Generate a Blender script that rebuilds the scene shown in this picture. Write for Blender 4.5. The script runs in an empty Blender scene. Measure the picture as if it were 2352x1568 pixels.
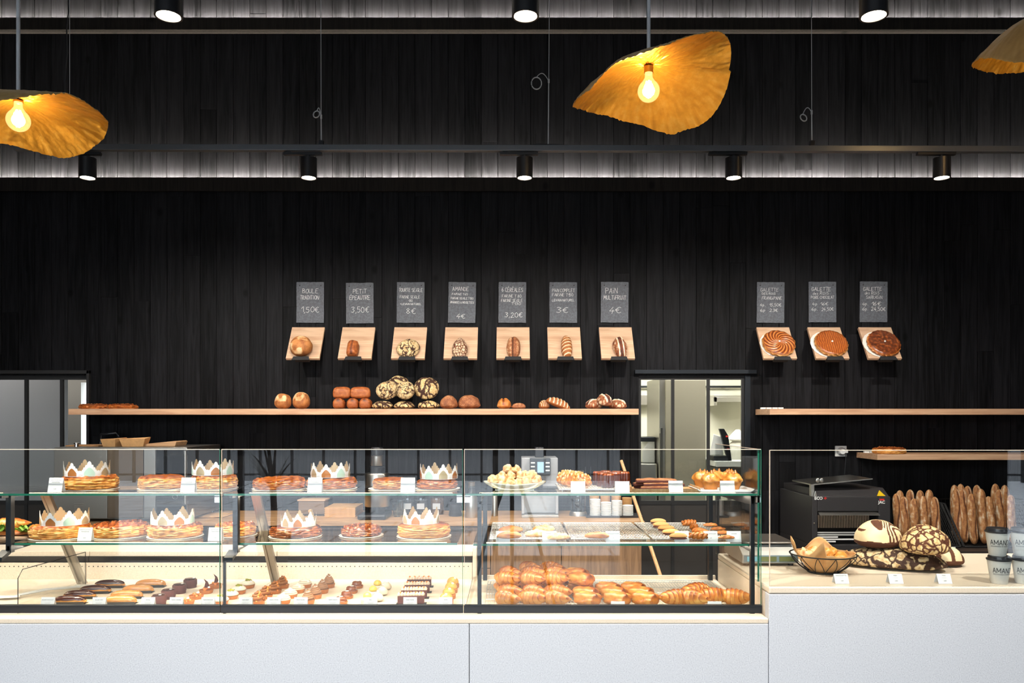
import bpy, math, random
from mathutils import Vector, Matrix, noise, Euler
random.seed(7)
S = bpy.context.scene
COL = S.collection
PI = math.pi
EYE = 1.6
F = 1800.0            # focal length in pixels of the 2352 px wide frame

# ---------------------------------------------------------------- camera
cd = bpy.data.cameras.new('camera'); cam = bpy.data.objects.new('camera', cd); COL.objects.link(cam)
cam.location = (0, 0, EYE); cam.rotation_euler = (PI/2, 0, 0)
cd.sensor_width = 36; cd.lens = 36*F/2352; cd.shift_y = 176/2352; cd.clip_start = .05; cd.clip_end = 300
S.camera = cam
# ---------------------------------------------------------------- colour management
vs = S.view_settings
S.display_settings.display_device = 'sRGB'
vs.view_transform = 'Standard'; vs.look = 'None'; vs.gamma = 1; vs.use_curve_mapping = False; vs.exposure = 0.5
S.cycles.transparent_max_bounces = 32
S.cycles.max_bounces = 8; S.cycles.diffuse_bounces = 4; S.cycles.glossy_bounces = 5
S.cycles.caustics_reflective = False; S.cycles.caustics_refractive = False
S.cycles.sample_clamp_indirect = 4
# ---------------------------------------------------------------- world: overcast daylight outside
wd = bpy.data.worlds.new('world'); S.world = wd; wd.use_nodes = True
bg = wd.node_tree.nodes['Background']; bg.inputs[0].default_value = (.84, .92, 1, 1); bg.inputs[1].default_value = 6.0

WARM = (1, .86, .68); NEUT = (1, .94, .86)
def light(kind, name, loc, energy, color=WARM, rot=(0,0,0), **kw):
    d = bpy.data.lights.new(name, kind); d.energy = energy; d.color = color
    for k, v in kw.items(): setattr(d, k, v)
    o = bpy.data.objects.new(name, d); o.location = loc; o.rotation_euler = rot; COL.objects.link(o); return o
# daylight portal over the shopfront opening behind the camera
for nm, x0, x1 in (('shopfront_portal', -4.5, 1.25), ('shopfront_portal', 5.45, 6.4)):
    p = light('AREA', nm, ((x0+x1)/2, -2.62, 1.8), 1, (1,1,1), (PI/2, 0, 0), shape='RECTANGLE', size=x1-x0, size_y=3.6)
    p.data.cycles.is_portal = True
# spot lamps: (name, x, y, z) are built later with their housings, their light is here
SPOT_ROW_D, SPOT_TOP_D, RAIL_Z = 4.1, 2.45, 2.98
SPOTS = [(px, SPOT_ROW_D) for px in (201, 709, 1205, 1685, 2163)]
SPOTS_TOP = [(387, SPOT_TOP_D), (1207, SPOT_TOP_D), (2007, SPOT_TOP_D)]
for px, D in SPOTS:
    x = (px-1176)*D/F
    light('SPOT', 'track_spot_light', (x, D, 2.845), 95, NEUT, (math.radians(32), 0, 0), spot_size=math.radians(126), spot_blend=.8, shadow_soft_size=.035)
for px, D in SPOTS_TOP + [(-420, SPOT_TOP_D), (2800, SPOT_TOP_D)]:
    x = (px-1176)*D/F
    light('SPOT', 'ceiling_spot_light', (x, D, 2.82), 112, NEUT, (math.radians(16), 0, 0), spot_size=math.radians(100), spot_blend=.8, shadow_soft_size=.035)

# ---------------------------------------------------------------- helpers
def lin(c):
    c /= 255.0
    return c/12.92 if c <= .04045 else ((c+.055)/1.055)**2.4
def rgb(r, g, b): return (lin(r), lin(g), lin(b), 1)
def W(px, py, D): return Vector(((px-1176)*D/F, D, EYE-(py-960)*D/F))
def on(px, py, z):
    D = F*(EYE-z)/(py-960); return Vector(((px-1176)*D/F, D, z))
def X(px, D): return (px-1176)*D/F
def Z(py, D): return EYE-(py-960)*D/F

class MB:
    def __init__(s): s.v=[]; s.f=[]; s.m=[]; s.t=[]
    def vert(s, p, t=.5): s.v.append(tuple(p)); s.t.append(t); return len(s.v)-1
    def face(s, f, m=0): s.f.append(tuple(f)); s.m.append(m)
    def box(s, x0, x1, y0, y1, z0, z1, m=0, t=.5):
        if x0>x1: x0,x1=x1,x0
        if y0>y1: y0,y1=y1,y0
        if z0>z1: z0,z1=z1,z0
        b=len(s.v)
        for p in ((x0,y0,z0),(x1,y0,z0),(x1,y1,z0),(x0,y1,z0),(x0,y0,z1),(x1,y0,z1),(x1,y1,z1),(x0,y1,z1)): s.vert(p,t)
        for f in ((0,3,2,1),(4,5,6,7),(0,1,5,4),(1,2,6,5),(2,3,7,6),(3,0,4,7)): s.face([b+i for i in f], m)
        return s
    def prism(s, poly, axis, a, b, m=0, mc=None):
        # poly in the two other axes (order x,y,z without axis)
        n=len(poly); base=len(s.v)
        for d in (a,b):
            for (u,v) in poly:
                p={'x':(d,u,v),'y':(u,d,v),'z':(u,v,d)}[axis]; s.vert(p)
        s.face([base+i for i in range(n)][::-1], m if mc is None else mc); s.face([base+n+i for i in range(n)], m if mc is None else mc)
        for i in range(n):
            j=(i+1)%n; s.face((base+i,base+j,base+n+j,base+n+i), m)
        return s
    def lathe(s, prof, n=24, m=0, c=(0,0,0), fn=None, t=.5):
        # prof: [(r,z)] bottom to top
        b=len(s.v)
        for (r,z) in prof:
            for i in range(n):
                a=2*PI*i/n; rr=r*(fn(a,z) if fn else 1); s.vert((c[0]+rr*math.cos(a), c[1]+rr*math.sin(a), c[2]+z), t)
        for k in range(len(prof)-1):
            for i in range(n):
                j=(i+1)%n; s.face((b+k*n+i,b+k*n+j,b+(k+1)*n+j,b+(k+1)*n+i), m)
        s.face([b+i for i in range(n)][::-1], m); e=b+(len(prof)-1)*n; s.face([e+i for i in range(n)], m)
        return s
    def tube(s, pts, r, n=6, m=0, closed=False, flat=None):
        pts=[Vector(p) for p in pts]; N=len(pts); b=len(s.v)
        for k,p in enumerate(pts):
            if closed: d=pts[(k+1)%N]-pts[k-1]
            else: d=pts[min(k+1,N-1)]-pts[max(k-1,0)]
            d.normalize(); up=Vector((0,0,1)) if abs(d.z)<.9 else Vector((0,1,0))
            a=d.cross(up).normalized(); c=a.cross(d)
            rr=r[k] if isinstance(r,(list,tuple)) else r
            for i in range(n):
                q=2*PI*i/n; s.vert(p+a*math.cos(q)*rr+c*math.sin(q)*rr)
        for k in range(N if closed else N-1):
            k2=(k+1)%N
            for i in range(n):
                j=(i+1)%n; s.face((b+k*n+i,b+k*n+j,b+k2*n+j,b+k2*n+i), m)
        if not closed:
            s.face([b+i for i in range(n)][::-1], m); s.face([b+(N-1)*n+i for i in range(n)], m)
        return s
    def surf(s, fn, nu, nv, m=0, cu=True, poles=True):
        # fn(u in 0..1, v in 0..1) -> (point, tone); u wraps when cu
        b=len(s.v); nus=nu if cu else nu+1
        for k in range(nv+1):
            for i in range(nus):
                p,t=fn(i/nu, k/nv); s.vert(p,t)
        for k in range(nv):
            for i in range(nu):
                j=(i+1)%nus if cu else i+1
                s.face((b+k*nus+i,b+k*nus+j,b+(k+1)*nus+j,b+(k+1)*nus+i), m)
        if cu and poles:
            s.face([b+i for i in range(nus)][::-1], m); s.face([b+nv*nus+i for i in range(nus)], m)
        return s
    def add(s, o, M=None, dm=0):
        b=len(s.v)
        for p,t in zip(o.v,o.t): s.vert((M@Vector(p)) if M else p, t)
        for f,m in zip(o.f,o.m): s.face([b+i for i in f], m+dm)
        return s
    def obj(s, name, mats, parent=None, loc=(0,0,0), rot=(0,0,0), smooth=None, bevel=0, seg=2, label=None):
        me=bpy.data.meshes.new(name); me.from_pydata(s.v,[],s.f)
        if not isinstance(mats,(list,tuple)): mats=[mats]
        for m in mats: me.materials.append(m)
        me.polygons.foreach_set('material_index', s.m)
        if 1:
            a=me.attributes.new('tone','FLOAT','POINT'); a.data.foreach_set('value', s.t)
        if smooth:
            me.polygons.foreach_set('use_smooth',[True]*len(s.f)); me.set_sharp_from_angle(angle=math.radians(smooth))
        me.update(); me.validate()
        o=bpy.data.objects.new(name,me); COL.objects.link(o); o.location=loc; o.rotation_euler=rot
        if parent: o.parent=parent
        if bevel:
            bm=o.modifiers.new('bevel','BEVEL'); bm.width=bevel; bm.segments=seg; bm.limit_method='ANGLE'; bm.angle_limit=math.radians(40)
        if label: o['label']=label
        return o

def tag(o, label, cat, group=None):
    o['label']=label; o['category']=cat
    if group: o['group']=group
    return o
def st(o): o['kind']='structure'; return o
def E(name, loc=(0,0,0), rot=(0,0,0)):
    o=bpy.data.objects.new(name,None); COL.objects.link(o); o.location=loc; o.rotation_euler=rot; o.empty_display_size=.05; return o
def copy_tree(o, parent=None):
    c=o.copy(); COL.objects.link(c)
    if parent: c.parent=parent
    for ch in list(o.children): copy_tree(ch, c)
    return c
PROTO={}
def put(key, build, loc, rz, label, cat, group=None, s=1, rot=None):
    if key not in PROTO: o=PROTO[key]=build(); 
    else: o=copy_tree(PROTO[key])
    o.location=loc; o.rotation_euler=rot if rot else (0,0,rz)
    if s!=1: o.scale=(s,s,s) if isinstance(s,(int,float)) else s
    if 'group' in o.keys(): del o['group']
    tag(o,label,cat,group); return o
NZ=lambda *p: noise.noise(Vector(p))

# ---------------------------------------------------------------- materials
def newmat(name):
    m=bpy.data.materials.new(name); m.use_nodes=True; nt=m.node_tree
    return m, nt, nt.nodes['Principled BSDF'], nt.links.new
def mat(name, col, rough=.5, metal=0, coat=0, emit=None, es=0, bump=0, bscale=80, spec=.5, stretch=None, namt=0, aniso=0):
    m,nt,b,L=newmat(name)
    b.inputs['Base Color'].default_value=col; b.inputs['Roughness'].default_value=rough; b.inputs['Metallic'].default_value=metal
    b.inputs['Coat Weight'].default_value=coat; b.inputs['Coat Roughness'].default_value=.08; b.inputs['Specular IOR Level'].default_value=spec
    if emit: b.inputs['Emission Color'].default_value=emit; b.inputs['Emission Strength'].default_value=es
    if bump or namt:
        tc=nt.nodes.new('ShaderNodeTexCoord'); n=nt.nodes.new('ShaderNodeTexNoise'); n.inputs['Scale'].default_value=bscale; n.inputs['Detail'].default_value=4
        if stretch:
            mp=nt.nodes.new('ShaderNodeMapping'); mp.inputs['Scale'].default_value=stretch; L(tc.outputs['Object'],mp.inputs[0]); L(mp.outputs[0],n.inputs['Vector'])
        else: L(tc.outputs['Object'],n.inputs['Vector'])
        if bump:
            bp=nt.nodes.new('ShaderNodeBump'); bp.inputs['Strength'].default_value=bump; bp.inputs['Distance'].default_value=.002
            L(n.outputs['Fac'],bp.inputs['Height']); L(bp.outputs[0],b.inputs['Normal'])
        if namt:
            r=nt.nodes.new('ShaderNodeValToRGB'); r.color_ramp.elements[0].position=.3; r.color_ramp.elements[1].position=.7
            r.color_ramp.elements[0].color=[c*(1-namt) for c in col[:3]]+[1]; r.color_ramp.elements[1].color=[min(1,c*(1+namt)) for c in col[:3]]+[1]
            L(n.outputs['Fac'],r.inputs[0]); L(r.outputs[0],b.inputs['Base Color'])
    return m
def food(name, stops, ns=60, na=.4, rough=.5, bump=.4, coat=0, stretch=None, kind='noise', dist=.0015):
    m,nt,b,L=newmat(name)
    tc=nt.nodes.new('ShaderNodeTexCoord'); at=nt.nodes.new('ShaderNodeAttribute'); at.attribute_name='tone'
    n=nt.nodes.new('ShaderNodeTexNoise'); n.inputs['Scale'].default_value=ns; n.inputs['Detail'].default_value=8; n.inputs['Roughness'].default_value=.66
    src=tc.outputs['Object']
    if stretch:
        mp=nt.nodes.new('ShaderNodeMapping'); mp.inputs['Scale'].default_value=stretch; L(src,mp.inputs[0]); src=mp.outputs[0]
    L(src,n.inputs['Vector'])
    a=nt.nodes.new('ShaderNodeMath'); a.operation='MULTIPLY_ADD'; a.inputs[1].default_value=na; a.inputs[2].default_value=-na/2; L(n.outputs['Fac'],a.inputs[0])
    s=nt.nodes.new('ShaderNodeMath'); s.operation='ADD'; L(a.outputs[0],s.inputs[0]); L(at.outputs['Fac'],s.inputs[1])
    r=nt.nodes.new('ShaderNodeValToRGB'); el=r.color_ramp.elements
    el[0].position=stops[0][0]; el[0].color=rgb(*stops[0][1]); el[1].position=stops[-1][0]; el[1].color=rgb(*stops[-1][1])
    for p,c in stops[1:-1]:
        e=el.new(p); e.color=rgb(*c)
    L(s.outputs[0],r.inputs[0]); L(r.outputs[0],b.inputs['Base Color'])
    b.inputs['Roughness'].default_value=rough; b.inputs['Coat Weight'].default_value=coat; b.inputs['Coat Roughness'].default_value=.12
    bp=nt.nodes.new('ShaderNodeBump'); bp.inputs['Strength'].default_value=bump; bp.inputs['Distance'].default_value=dist
    L(n.outputs['Fac'],bp.inputs['Height']); L(bp.outputs[0],b.inputs['Normal'])
    return m
def crackmat(name, light_c, dark_c, scale=22, width=.08, warp=.05, swirl=True, spread=.06):
    m,nt,b,L=newmat(name)
    tc=nt.nodes.new('ShaderNodeTexCoord'); n=nt.nodes.new('ShaderNodeTexNoise'); n.inputs['Scale'].default_value=18; n.inputs['Detail'].default_value=3
    L(tc.outputs['Object'],n.inputs['Vector'])
    mx=nt.nodes.new('ShaderNodeVectorMath'); mx.operation='MULTIPLY_ADD'; L(n.outputs['Color'],mx.inputs[0]); mx.inputs[1].default_value=(warp,)*3; L(tc.outputs['Object'],mx.inputs[2])
    v=nt.nodes.new('ShaderNodeTexVoronoi'); v.feature='DISTANCE_TO_EDGE'; v.inputs['Scale'].default_value=scale
    mp=nt.nodes.new('ShaderNodeMapping'); mp.inputs['Scale'].default_value=(1,.55,1) if swirl else (1,1,1); mp.inputs['Rotation'].default_value=(0,0,.6)
    L(mx.outputs[0],mp.inputs[0]); L(mp.outputs[0],v.inputs['Vector'])
    n2=nt.nodes.new('ShaderNodeTexNoise'); n2.inputs['Scale'].default_value=9; L(tc.outputs['Object'],n2.inputs['Vector'])
    ad=nt.nodes.new('ShaderNodeMath'); ad.operation='MULTIPLY_ADD'; ad.inputs[1].default_value=-spread*3; ad.inputs[2].default_value=spread*1.5; L(n2.outputs['Fac'],ad.inputs[0])
    sm=nt.nodes.new('ShaderNodeMath'); sm.operation='ADD'; L(v.outputs['Distance'],sm.inputs[0]); L(ad.outputs[0],sm.inputs[1])
    r=nt.nodes.new('ShaderNodeValToRGB'); el=r.color_ramp.elements; el[0].position=width*.5; el[0].color=rgb(*dark_c); el[1].position=width; el[1].color=rgb(*light_c)
    L(sm.outputs[0],r.inputs[0])
    n3=nt.nodes.new('ShaderNodeTexNoise'); n3.inputs['Scale'].default_value=70; L(tc.outputs['Object'],n3.inputs['Vector'])
    r3=nt.nodes.new('ShaderNodeValToRGB'); r3.color_ramp.elements[0].position=.35; r3.color_ramp.elements[0].color=(.62,.5,.36,1); r3.color_ramp.elements[1].position=.6; r3.color_ramp.elements[1].color=(1,1,1,1); L(n3.outputs['Fac'],r3.inputs[0])
    mul=nt.nodes.new('ShaderNodeMix'); mul.data_type='RGBA'; mul.blend_type='MULTIPLY'; mul.inputs[0].default_value=1; L(r.outputs[0],mul.inputs[6]); L(r3.outputs[0],mul.inputs[7])
    L(mul.outputs[2],b.inputs['Base Color']); b.inputs['Roughness'].default_value=.8
    bp=nt.nodes.new('ShaderNodeBump'); bp.inputs['Strength'].default_value=.8; bp.inputs['Distance'].default_value=.003; L(r.outputs[0],bp.inputs['Height']); L(bp.outputs[0],b.inputs['Normal'])
    return m
def glass(name, tint=(.975,.988,.982), gloss=1.0):
    m=bpy.data.materials.new(name); m.use_nodes=True; nt=m.node_tree; nt.nodes.clear(); L=nt.links.new
    out=nt.nodes.new('ShaderNodeOutputMaterial'); mix=nt.nodes.new('ShaderNodeMixShader'); tr=nt.nodes.new('ShaderNodeBsdfTransparent'); tr.inputs[0].default_value=(*tint,1)
    gl=nt.nodes.new('ShaderNodeBsdfGlossy'); gl.inputs['Roughness'].default_value=0.0
    lw=nt.nodes.new('ShaderNodeLayerWeight'); lw.inputs[0].default_value=.5
    p=nt.nodes.new('ShaderNodeMath'); p.operation='POWER'; p.inputs[1].default_value=5; L(lw.outputs['Facing'],p.inputs[0])
    a=nt.nodes.new('ShaderNodeMath'); a.operation='MULTIPLY_ADD'; a.inputs[1].default_value=.95*gloss; a.inputs[2].default_value=.045*gloss; L(p.outputs[0],a.inputs[0])
    L(a.outputs[0],mix.inputs[0]); L(tr.outputs[0],mix.inputs[1]); L(gl.outputs[0],mix.inputs[2]); L(mix.outputs[0],out.inputs[0]); return m
def woodmat(name, c1, c2, scale=1, axis='x', rough=.45):
    m,nt,b,L=newmat(name)
    tc=nt.nodes.new('ShaderNodeTexCoord'); mp=nt.nodes.new('ShaderNodeMapping')
    mp.inputs['Scale'].default_value={'x':(1.2,14,14),'z':(14,14,1.2),'y':(14,1.2,14)}[axis]
    L(tc.outputs['Object'],mp.inputs[0])
    n=nt.nodes.new('ShaderNodeTexNoise'); n.inputs['Scale'].default_value=2.2*scale; n.inputs['Detail'].default_value=6; n.inputs['Distortion'].default_value=1.4
    L(mp.outputs[0],n.inputs['Vector'])
    r=nt.nodes.new('ShaderNodeValToRGB'); el=r.color_ramp.elements; el[0].position=.3; el[0].color=rgb(*c1); el[1].position=.62; el[1].color=rgb(*c2)
    L(n.outputs['Fac'],r.inputs[0]); L(r.outputs[0],b.inputs['Base Color']); b.inputs['Roughness'].default_value=rough
    return m
def plankmat(name, c1, c2):
    # black stained boards: per-board tone, long grain, knots
    m,nt,b,L=newmat(name)
    tc=nt.nodes.new('ShaderNodeTexCoord'); at=nt.nodes.new('ShaderNodeAttribute'); at.attribute_name='tone'
    mp=nt.nodes.new('ShaderNodeMapping'); mp.inputs['Scale'].default_value=(26,26,1.3); 
    off=nt.nodes.new('ShaderNodeVectorMath'); off.operation='ADD'; cmb=nt.nodes.new('ShaderNodeCombineXYZ')
    k=nt.nodes.new('ShaderNodeMath'); k.operation='MULTIPLY'; k.inputs[1].default_value=37; L(at.outputs['Fac'],k.inputs[0]); L(k.outputs[0],cmb.inputs[2])
    L(tc.outputs['Object'],off.inputs[0]); L(cmb.outputs[0],off.inputs[1]); L(off.outputs[0],mp.inputs[0])
    n=nt.nodes.new('ShaderNodeTexNoise'); n.inputs['Scale'].default_value=2.5; n.inputs['Detail'].default_value=8; n.inputs['Distortion'].default_value=.8; L(mp.outputs[0],n.inputs['Vector'])
    kn=nt.nodes.new('ShaderNodeTexVoronoi'); kn.inputs['Scale'].default_value=3.2; mpk=nt.nodes.new('ShaderNodeMapping'); mpk.inputs['Scale'].default_value=(1.4,1,.9); L(off.outputs[0],mpk.inputs[0]); L(mpk.outputs[0],kn.inputs['Vector'])
    kr=nt.nodes.new('ShaderNodeValToRGB'); kr.color_ramp.elements[0].position=.05; kr.color_ramp.elements[0].color=(.25,.25,.25,1); kr.color_ramp.elements[1].position=.12; kr.color_ramp.elements[1].color=(1,1,1,1); L(kn.outputs['Distance'],kr.inputs[0])
    mix=nt.nodes.new('ShaderNodeMath'); mix.operation='MULTIPLY_ADD'; mix.inputs[1].default_value=.22; mix.inputs[2].default_value=-.03; L(at.outputs['Fac'],mix.inputs[0])
    ad=nt.nodes.new('ShaderNodeMath'); ad.operation='ADD'; L(n.outputs['Fac'],ad.inputs[0]); L(mix.outputs[0],ad.inputs[1])
    r=nt.nodes.new('ShaderNodeValToRGB'); el=r.color_ramp.elements; el[0].position=.36; el[0].color=(*c1,1); el[1].position=.80; el[1].color=(*c2,1); L(ad.outputs[0],r.inputs[0])
    mul=nt.nodes.new('ShaderNodeMix'); mul.data_type='RGBA'; mul.blend_type='MULTIPLY'; mul.inputs[0].default_value=1; L(r.outputs[0],mul.inputs[6]); L(kr.outputs[0],mul.inputs[7])
    L(mul.outputs[2],b.inputs['Base Color']); b.inputs['Roughness'].default_value=.6; b.inputs['Specular IOR Level'].default_value=.10
    bp=nt.nodes.new('ShaderNodeBump'); bp.inputs['Strength'].default_value=.5; bp.inputs['Distance'].default_value=.002; L(n.outputs['Fac'],bp.inputs['Height']); L(bp.outputs[0],b.inputs['Normal'])
    return m
def specklemat(name, base, dark, lightc):
    m,nt,b,L=newmat(name)
    tc=nt.nodes.new('ShaderNodeTexCoord'); v=nt.nodes.new('ShaderNodeTexVoronoi'); v.inputs['Scale'].default_value=160; L(tc.outputs['Object'],v.inputs['Vector'])
    n=nt.nodes.new('ShaderNodeTexNoise'); n.inputs['Scale'].default_value=230; n.inputs['Detail'].default_value=2; L(tc.outputs['Object'],n.inputs['Vector'])
    r=nt.nodes.new('ShaderNodeValToRGB'); el=r.color_ramp.elements; el[0].position=.34; el[0].color=rgb(*dark); el[1].position=.66; el[1].color=rgb(*lightc); e=el.new(.44); e.color=rgb(*base); e=el.new(.58); e.color=rgb(*base)
    L(n.outputs['Fac'],r.inputs[0]); L(r.outputs[0],b.inputs['Base Color']); b.inputs['Roughness'].default_value=.35
    return m

M={}
M['plank']=plankmat('black_stained_boards',(.0016,.0016,.0020),(.0130,.0128,.0150))
M['beam']=plankmat('black_stained_beam',(.005,.0045,.0042),(.019,.016,.014))
M['black']=mat('black_metal',(.012,.012,.014,1),.38,.3)
M['blackmatt']=mat('matt_black',(.008,.008,.009,1),.7)
M['frame']=mat('dark_steel_frame',(.022,.026,.032,1),.35,.6)
M['steel']=mat('brushed_steel',(.55,.53,.50,1),.28,1,bump=.15,bscale=30,stretch=(1,1,60))
M['steelh']=mat('brushed_steel_panel',(.42,.40,.37,1),.36,1,bump=.2,bscale=20,stretch=(1,1,80))
M['chrome']=mat('chrome',(.8,.8,.8,1),.12,1)
M['glass']=glass('clear_glass'); M['glassedge']=mat('green_glass_edge',(.02,.16,.10,1),.15,0,coat=.5)
M['glasstop']=mat('polished_glass_edge',(.75,.62,.50,1),.2)
M['jarglass']=glass('jar_glass',(.9,.93,.93),1.3)
M['oak']=woodmat('pale_oak',(180,136,104),(206,166,132),1,'x')
M['oakbd']=woodmat('pale_oak_board',(184,146,116),(210,176,146),1,'x',.5)
M['worktop']=woodmat('oak_worktop',(150,112,78),(188,148,108),1,'x')
M['oakfront']=woodmat('oak_door_front',(112,84,62),(150,116,86),1.2,'z',.5)
M['stick']=woodmat('beech_stick',(196,148,98),(222,178,128),2,'z')
M['stone']=specklemat('speckled_white_composite',(200,202,207),(182,184,191),(214,216,220))
M['cream']=specklemat('cream_stone',(224,208,186),(214,198,176),(232,218,196))
M['slate']=mat('slate',(.112,.122,.142,1),.75,bump=.5,bscale=90,namt=.25)
M['chalk']=mat('chalk',(.85,.85,.84,1),.9); M['wire']=mat('steel_wire',(.42,.42,.42,1),.5)
M['white']=mat('white_card',(.82,.82,.80,1),.6); M['ink']=mat('black_ink',(.02,.02,.02,1),.6)
M['china']=mat('off_white_china',(.72,.68,.60,1),.25,coat=.3)
M['greenchina']=mat('pale_green_china',(.62,.66,.55,1),.2,coat=.4)
M['kraft']=mat('kraft_paper',rgb(196,150,98),.8,namt=.12,bscale=40)
M['kraftd']=mat('dark_kraft',rgb(150,108,66),.8,namt=.15,bscale=40)
M['plastic']=mat('white_plastic',(.7,.7,.7,1),.35); M['bplastic']=mat('black_plastic',(.02,.021,.025,1),.3)
M['bulb']=mat('lit_spot_lens',(1,1,1,1),.5,emit=(1,.86,.66,1),es=30)
M['led']=mat('lit_led_strip',(1,1,1,1),.5,emit=(1,.80,.52,1),es=9)
M['cove']=mat('lit_cove_strip',(1,1,1,1),.5,emit=(1,.93,.80,1),es=700)
# ================================================================ ROOM SHELL
WALL=5.714; SC=315.0
XL,XR=-5.6,6.4; YF=-2.5; ZC=5.0
# two door openings in the back wall: x0,x1,top
DOORS=[(-4.3,X(203,WALL),Z(862,WALL)),(X(1467,WALL),X(1723,WALL),Z(862,WALL))]
rw=random.Random(3); b=MB(); pw=.1206; x=XL-.2+.03
b.box(XL-.2,XR+.2,WALL+.016,WALL+.02,DOORS[0][2]+.02,ZC,0,.1)
px0=XL-.2
for a,c,t in DOORS:
    b.box(px0,a,WALL+.016,WALL+.10,0,t+.03,0,.1); px0=c
b.box(px0,XR+.2,WALL+.016,WALL+.10,0,DOORS[0][2]+.03,0,.1)
b.box(XL-.2,XR+.2,WALL+.02,WALL+.10,DOORS[0][2]+.03,ZC,0,.1)
while x<XR+.2:
    x1=x+pw-.0035; joints=[0]; z=rw.uniform(.4,3.6)
    while z<ZC-.3: joints.append(z); z+=rw.uniform(2.6,4.4)
    joints.append(ZC)
    for za,zb in zip(joints,joints[1:]):
        tone=rw.random(); dy=rw.uniform(0,.0025); lo=za
        segs=[(x,x1,za,zb)]
        for a,c,t in DOORS:
            ns=[]
            for (p,q,u,v) in segs:
                if q<=a or p>=c or u>=t: ns.append((p,q,u,v)); continue
                if v>t: ns.append((p,q,t,v))
                if u<t:
                    if p<a: ns.append((p,a,u,min(v,t)))
                    if q>c: ns.append((c,q,u,min(v,t)))
            segs=ns
        for (p,q,u,v) in segs:
            if q-p>.004 and v-u>.01: b.box(p,q,WALL+dy,WALL+.015,u+.0008,v-.0008,0,tone)
    x+=pw
st(b.obj('wall_back',M['plank']))
for nm,pt,pb,seed in (('trim_1',407,438,5),('trim_2',40,68,9)):
    D=WALL-.06; zt=Z(pt,D); zb=Z(pb,D); b=MB(); r=random.Random(seed); xx=XL
    b.box(XL,XR,D+.02,WALL-.0005,zt-.04,zt-.023,0,.3); b.box(XL,XR,D+.0202,D+.0212,zb+.001,zt-.001,0,.3)
    while xx<XR:
        w=r.uniform(2.2,4); b.box(xx,min(XR,xx+w)-.001,D,D+.02,zb+.0,zt,0,r.random()); xx+=w
    if nm=='trim_2': b.box(XL,XR,D+.02,WALL-.0005,zb-.002,zb+.0,0,.9)
    t=st(b.obj(nm,M['beam'],bevel=.002))
    c=MB().box(XL+.02,XR-.02,WALL-.028,WALL-.018,zt-.012,zt-.008,0); o=c.obj('led_strip',M['cove'],t)
b=MB().box(XL-.2,XR+.2,YF-.3,WALL+.1,-.1,0); flo=mat('grey_concrete',rgb(120,118,114),.45,namt=.1,bscale=3); st(b.obj('floor',flo))
b=MB().box(XL-.2,XR+.2,YF-.2,WALL+.1,ZC,ZC+.1); st(b.obj('ceiling',mat('dark_ceiling',(.03,.03,.03,1),.9)))
sidem=mat('side_wall_brown',rgb(86,72,60),.8)
st(MB().box(XL-.2,XL-.02,YF,WALL,0,ZC).obj('wall_left',sidem)); st(MB().box(XR+.02,XR+.2,YF,WALL,0,ZC).obj('wall_right',sidem))
b=MB(); b.box(XL-.2,XR+.2,YF-.2,YF,3.6,ZC)
for a,c in ((XL-.2,-4.5),(1.25,5.45),(6.35,XR+.2)): b.box(a,c,YF-.2,YF,0,3.6)
st(b.obj('wall_front',sidem))
# shop window frames behind the camera
for i,(a,c,n) in enumerate(((-4.5,1.25,4),(5.45,6.35,1))):
    b=MB(); w=(c-a)/n
    for k in range(n+1): b.box(a+k*w-.03,a+k*w+.03,YF-.12,YF-.06,0,3.6)
    b.box(a,c,YF-.12,YF-.06,3.54,3.6).box(a,c,YF-.12,YF-.06,0,.05).box(a,c,YF-.12,YF-.06,2.35,2.41)
    st(b.obj('window_%d'%(i+1),M['black']))
# street outside, seen only mirrored in the display glass
m,nt,bs,L=newmat('pale_paving'); tc=nt.nodes.new('ShaderNodeTexCoord'); br=nt.nodes.new('ShaderNodeTexBrick'); br.inputs['Scale'].default_value=1; br.inputs['Brick Width'].default_value=1.2; br.inputs['Row Height'].default_value=.5; br.inputs['Mortar Size'].default_value=.02
br.inputs['Color1'].default_value=rgb(176,178,182); br.inputs['Color2'].default_value=rgb(160,163,168); br.inputs['Mortar'].default_value=rgb(70,72,78); L(tc.outputs['Object'],br.inputs['Vector']); L(br.outputs['Color'],bs.inputs['Base Color'])
st(MB().box(-30,30,-14,YF-.3,-.12,-.02).obj('street_paving',m))
st(MB().box(-40,40,-40,-14,-.14,-.04).obj('street_road',mat('asphalt',rgb(70,72,76),.8)))
st(MB().box(-60,60,-90,-40,-.16,-.05).obj('street_ground',mat('far_ground',rgb(120,124,118),.9)))
b=MB(); b.box(-26,-8,-52,-44,0,9).box(-6,4,-54,-46,0,5).box(7,30,-56,-46,0,11)
for k in range(7):
    for j in range(2): b.box(-25+k*2.4,-23.6+k*2.4,-44,-43.96,1.2+j*3,3+j*3,1)
    for j in range(3): b.box(8.2+k*3,10+k*3,-46,-45.96,1.2+j*3.2,3+j*3.2,1)
st(b.obj('street_houses',[mat('pale_render',rgb(190,188,180),.8),mat('house_window',(.03,.035,.04,1),.1)]))
b=MB()
for k in range(40): b.box(-16+k*.8,-15.94+k*.8,-13.6,-13.54,-.02,1.05)
b.box(-16,16,-13.6,-13.55,1.0,1.05).box(-16,16,-13.6,-13.55,.15,.2)
st(b.obj('street_railing',M['blackmatt']))

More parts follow.
